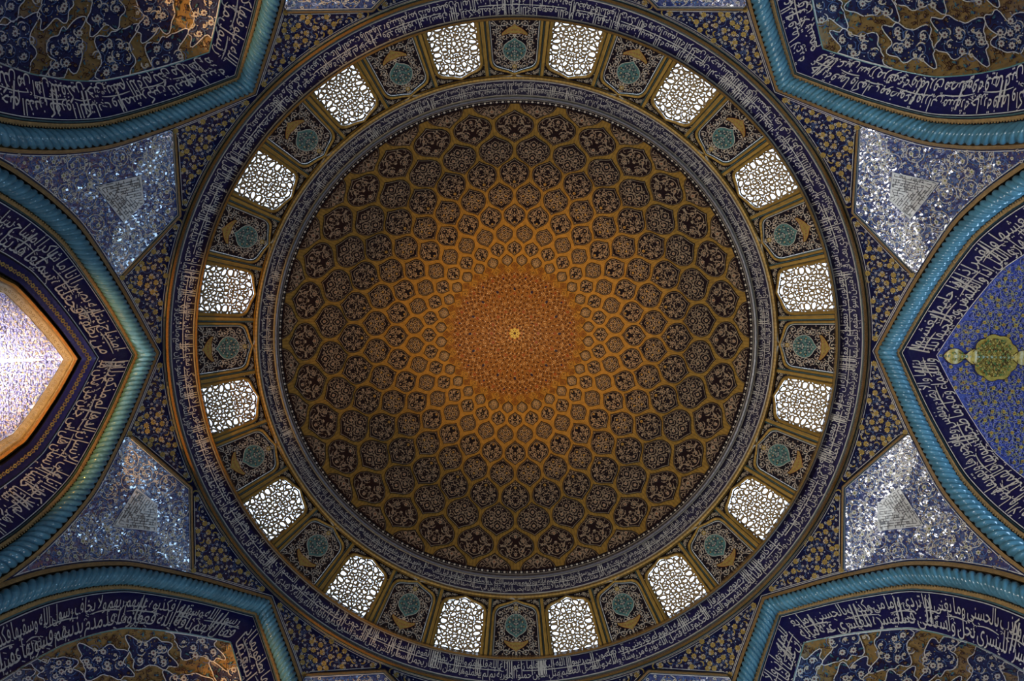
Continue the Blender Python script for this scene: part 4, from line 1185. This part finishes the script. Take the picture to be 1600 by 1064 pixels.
# local frame of the kite: x towards azimuth 22.5
def v_edge_s(p):                                 # arch edges seen from the kite axis
    return v_arch(AZS - abs(p)) if abs(p) < AZS else 553
Bx, Ax, Ay = 565.5, 617.5, 118.0
Aphi = math.atan2(Ay, Ax)
def v_line(p, g=0.0):                            # edge from B to A, moved inwards by g
    x0, y0, x1, y1 = Bx + g * 1.09, 0.0, Ax + g * 1.09, Ay
    t = math.tan(abs(p)); k = (x1 - x0) / (y1 - y0)
    x = x0 / (1 - k * t); return x / math.cos(p)
class KB(MB):
    """the kite panels are pitched: their inner tip stands forward of the wall"""
    def add(s, xy, faces, m, d=0.0):
        xy = np.asarray(xy, float).reshape(-1, 2); v = np.hypot(xy[:, 0], xy[:, 1])
        MB.add(s, xy, faces, m, np.asarray(d) + np.minimum((v - 650) * 0.0034, 0))
def kite():
    mb = KB(AZS)
    # border ring of gold outside B-A edges, then white line, navy line
    hw = Aphi * 1.0
    def seg_strip(g0, g1, m, d0, d1, top=1.0):
        ph = np.linspace(-Aphi * top, Aphi * top, 41)
        def pts(g):
            return np.array([(v_line(p, g) * math.cos(p), v_line(p, g) * math.sin(p)) for p in ph])
        A = np.vstack([pts(g0), pts(g1)]); n = len(ph)
        mb.add(A, [(j, j + 1, n + j + 1, n + j) for j in range(n - 1)], m, np.r_[np.full(n, d0), np.full(n, d1)])
    for g0, g1, m, d0, d1 in [(-6.7, -6.6, DARK, 0.32, 0), (-6.6, -5.8, DARK, 0, -0.03), (-5.8, -2.6, BROWN, -0.03, -0.08), (-2.6, -1.4, TEALD, -0.08, -0.01), (-1.4, -0.7, NAVY, -0.01, -0.01), (-0.7, 0.4, WHITE, -0.012, -0.012)]:
        seg_strip(g0, g1, m, d0, d1)
    border = mb.mesh('kite_border')
    mb = KB(AZS)
    polar_grid(mb, -Aphi, Aphi, lambda p: v_line(p, 0.2), lambda p: v_edge_s(p) - 0.5, 44, 18, SHN, 0.0)
    field = mb.mesh('kite_field')
    # tail beyond is part of the same grid because the arch edges close in on the axis
    mb = KB(AZS); rnd = random.Random(41)
    def ins(x, y):
        x = np.atleast_1d(x); y = np.atleast_1d(y); p = np.arctan2(y, x); v = np.hypot(x, y)
        lo = np.array([v_line(q, 2.5) for q in p]); hi = np.array([v_edge_s(q) - 3.5 for q in p])
        pl = (x > 617) & (x < 704) & (np.abs(y) < np.where(x < 641, (x - 617) * 1.75, 43 * (704 - x) / 63 + 1))
        return (v > lo) & (v < hi) & (np.abs(p) < Aphi) & ~pl
    scrolls(mb, ins, (560, 840, 0, 125), 36, 1.25, CREAM, rnd, CREAM, OLIVE, LBLUE, [(CREAM, 15, 2.5, 6, NAVY), (BROWN, 9, 1.6, 0, None), (LBLUE, 7, 1.4, 0, None)], fs=3.4, turns=1.9, wthin=1.4)
    scr = mb.mesh('scrollwork')
    # square script plaque: a labyrinth of right-angled strokes on white
    mb = KB(AZS)
    K = np.array([(621.5, 0), (640.5, 38.5), (701.5, 0), (640.5, -38.5)])
    fillpoly(mb, dense(K, 4), [645, 0], WHITE, -0.022, 12)
    ink = KINK
    inK = lambda x, y: (x > 622.8) & (x < 699) & (abs(y) < (np.where(x < 640.5, (x - 623) * 1.95, 36.0 * (699.5 - x) / 59.5)))
    ribbon(mb, np.vstack([K, K[:1]]), 1.0, WHITE, -0.03)
    # three families of strokes, each running with one side of the kite
    g = 2.0; rr = random.Random(4)
    dirs = [(np.array([K[2] - K[1]])[0], 1), (np.array([K[2] - K[3]])[0], -1)]
    for sgn in (1, -1):
        e = (K[2] - K[1]) * np.array([1, sgn]); e = e / np.linalg.norm(e); nn = np.array([-e[1], e[0]])
        org = np.array([640.5, 38.5 * sgn])
        for i in range(0, 24):
            for j in range(0, 40):
                p = org + e * (j * g) - nn * sgn * (1.6 + i * g)
                if p[1] * sgn < 0.6 or not inK(p[0], p[1]): continue
                if i % 2 == 0:
                    q = p + e * g * (1.0 if rr.random() < 0.80 else 0.3); 
                    if inK(q[0], q[1]) and q[1] * sgn > 0: ribbon(mb, np.array([p, q]), 0.95, ink, -0.034)
                elif rr.random() < 0.30:
                    q = p - nn * sgn * g; o_ = p + nn * sgn * g
                    if inK(q[0], q[1]) and q[1] * sgn > 0: ribbon(mb, np.array([o_, q]), 0.9, ink, -0.034)
    plaque = mb.mesh('square_script_plaque')
    return border, field, scr, plaque
KINK = mat('plaque_ink', (0.03, 0.025, 0.03), 0.3)
kb, kf, ks, kp = kite()
KD = ['right, just below centre', 'bottom right', 'bottom left', 'left, just below centre', 'left, just above centre', 'top left', 'top right', 'right, just above centre']
KL = ['between the right and lower right arches', 'between the lower right and bottom arches', 'between the bottom and lower left arches', 'between the lower left and left arches',
      'between the left and upper left arches', 'between the upper left and top arches', 'between the top and upper right arches', 'between the upper right and right arches']
for k in range(8):
    t = thing('kite_panel', 'glossy blue kite panel ' + KL[k], 'tile panel', 'kite panels between the arches', k * 45 * D2R)
    link('kite_border', kb, t); link('kite_field', kf, t); link('scrollwork', ks, t); link('square_script_plaque', kp, t)

# floral triangles: beside each arch apex, between ring, rope and kite (azimuth 0..~22 from the arch)
def v_kiteedge(p, g=-7.2):                       # p measured from the arch axis
    return v_line(AZS - p, g)
def tri(sg):
    mb = MB()
    p1 = AZS - 0.006
    def vhi(p):
        q = abs(p); a = v_arch(q) - 2.2
        b = v_kiteedge(q) if (AZS - q) < Aphi else 1e9
        return max(min(a, b), 554.6)
    pr = (0.004, p1) if sg > 0 else (-p1, -0.004)
    polar_grid(mb, pr[0], pr[1], 554.4, vhi, 50, 10, NAVY, -0.004)
    # white edge line
    ph = np.linspace(0.03, p1 - 0.02, 50) * sg
    up = np.array([((vhi(p) - 1.6) * math.cos(p), (vhi(p) - 1.6) * math.sin(p)) for p in ph])
    ribbon(mb, up, 0.9, WHITE, -0.012)
    lo = np.array([(556.6 * math.cos(p), 556.6 * math.sin(p)) for p in ph]); ribbon(mb, lo, 0.8, WHITE, -0.012)
    field = mb.mesh('triangle_field')
    mb = MB(); rnd = random.Random(61)
    def ins(x, y):
        x = np.atleast_1d(x); y = np.atleast_1d(y) * sg; p = np.arctan2(y, x); v = np.hypot(x, y)
        hi = np.array([vhi(q) - 3.0 for q in p]); return (p > 0.03) & (p < p1) & (v > 558.0) & (v < hi)
    box = (540, 650, 0, 260)
    S = np.array([1, sg])
    class FB(MB):
        def add(s, xy, faces, m, d=0.0):
            MB.add(s, np.asarray(xy).reshape(-1, 2) * S, faces, m, d)
    fb = FB()
    insu = lambda x, y: ins(x, np.asarray(y) * sg)
    scrolls(fb, insu, (515, 650, 0, 240), 17, 0.7, LBLUE, rnd, None, None, None, [], mirror=False, turns=0.9)
    for (x, y) in pts_in(insu, 515, 650, 5, 240, 13.5, rnd, 0.25):
        a = rnd.uniform(0, 6.28)
        if rnd.random() < 0.62: flower(fb, x, y, 4.1, OCHRE, BROWN, 8, a, None, -0.02)
        else: ribbon(fb, spiral(x, y, 4.6, 0.42, a, 1, 7, 0.9), 2.2, OCHRE, -0.02, taper=True)
    for (x, y) in pts_in(insu, 515, 650, 5, 240, 8.6, rnd, 0.35):
        if rnd.random() < 0.7: flower(fb, x, y, 1.9, CREAM, NAVY, 5, rnd.uniform(0, 6), None, -0.024)
        else: blob(fb, x, y, 1.0, 1.0, WHITE, 0, 5, -0.022)
    return field, fb.mesh('flower_tilework')
TR = {1: tri(1), -1: tri(-1)}
for k in range(8):
    for sg in (1, -1):
        other = DIRS[(k + sg) % 8]
        t = thing('floral_triangle', 'navy triangle of gold flowers beside the %s arch, on its %s arch side' % (DIRS[k], other), 'tile panel', 'floral triangles around the ring', k * 45 * D2R)
        link('triangle_field', TR[sg][0], t); link('flower_tilework', TR[sg][1], t)
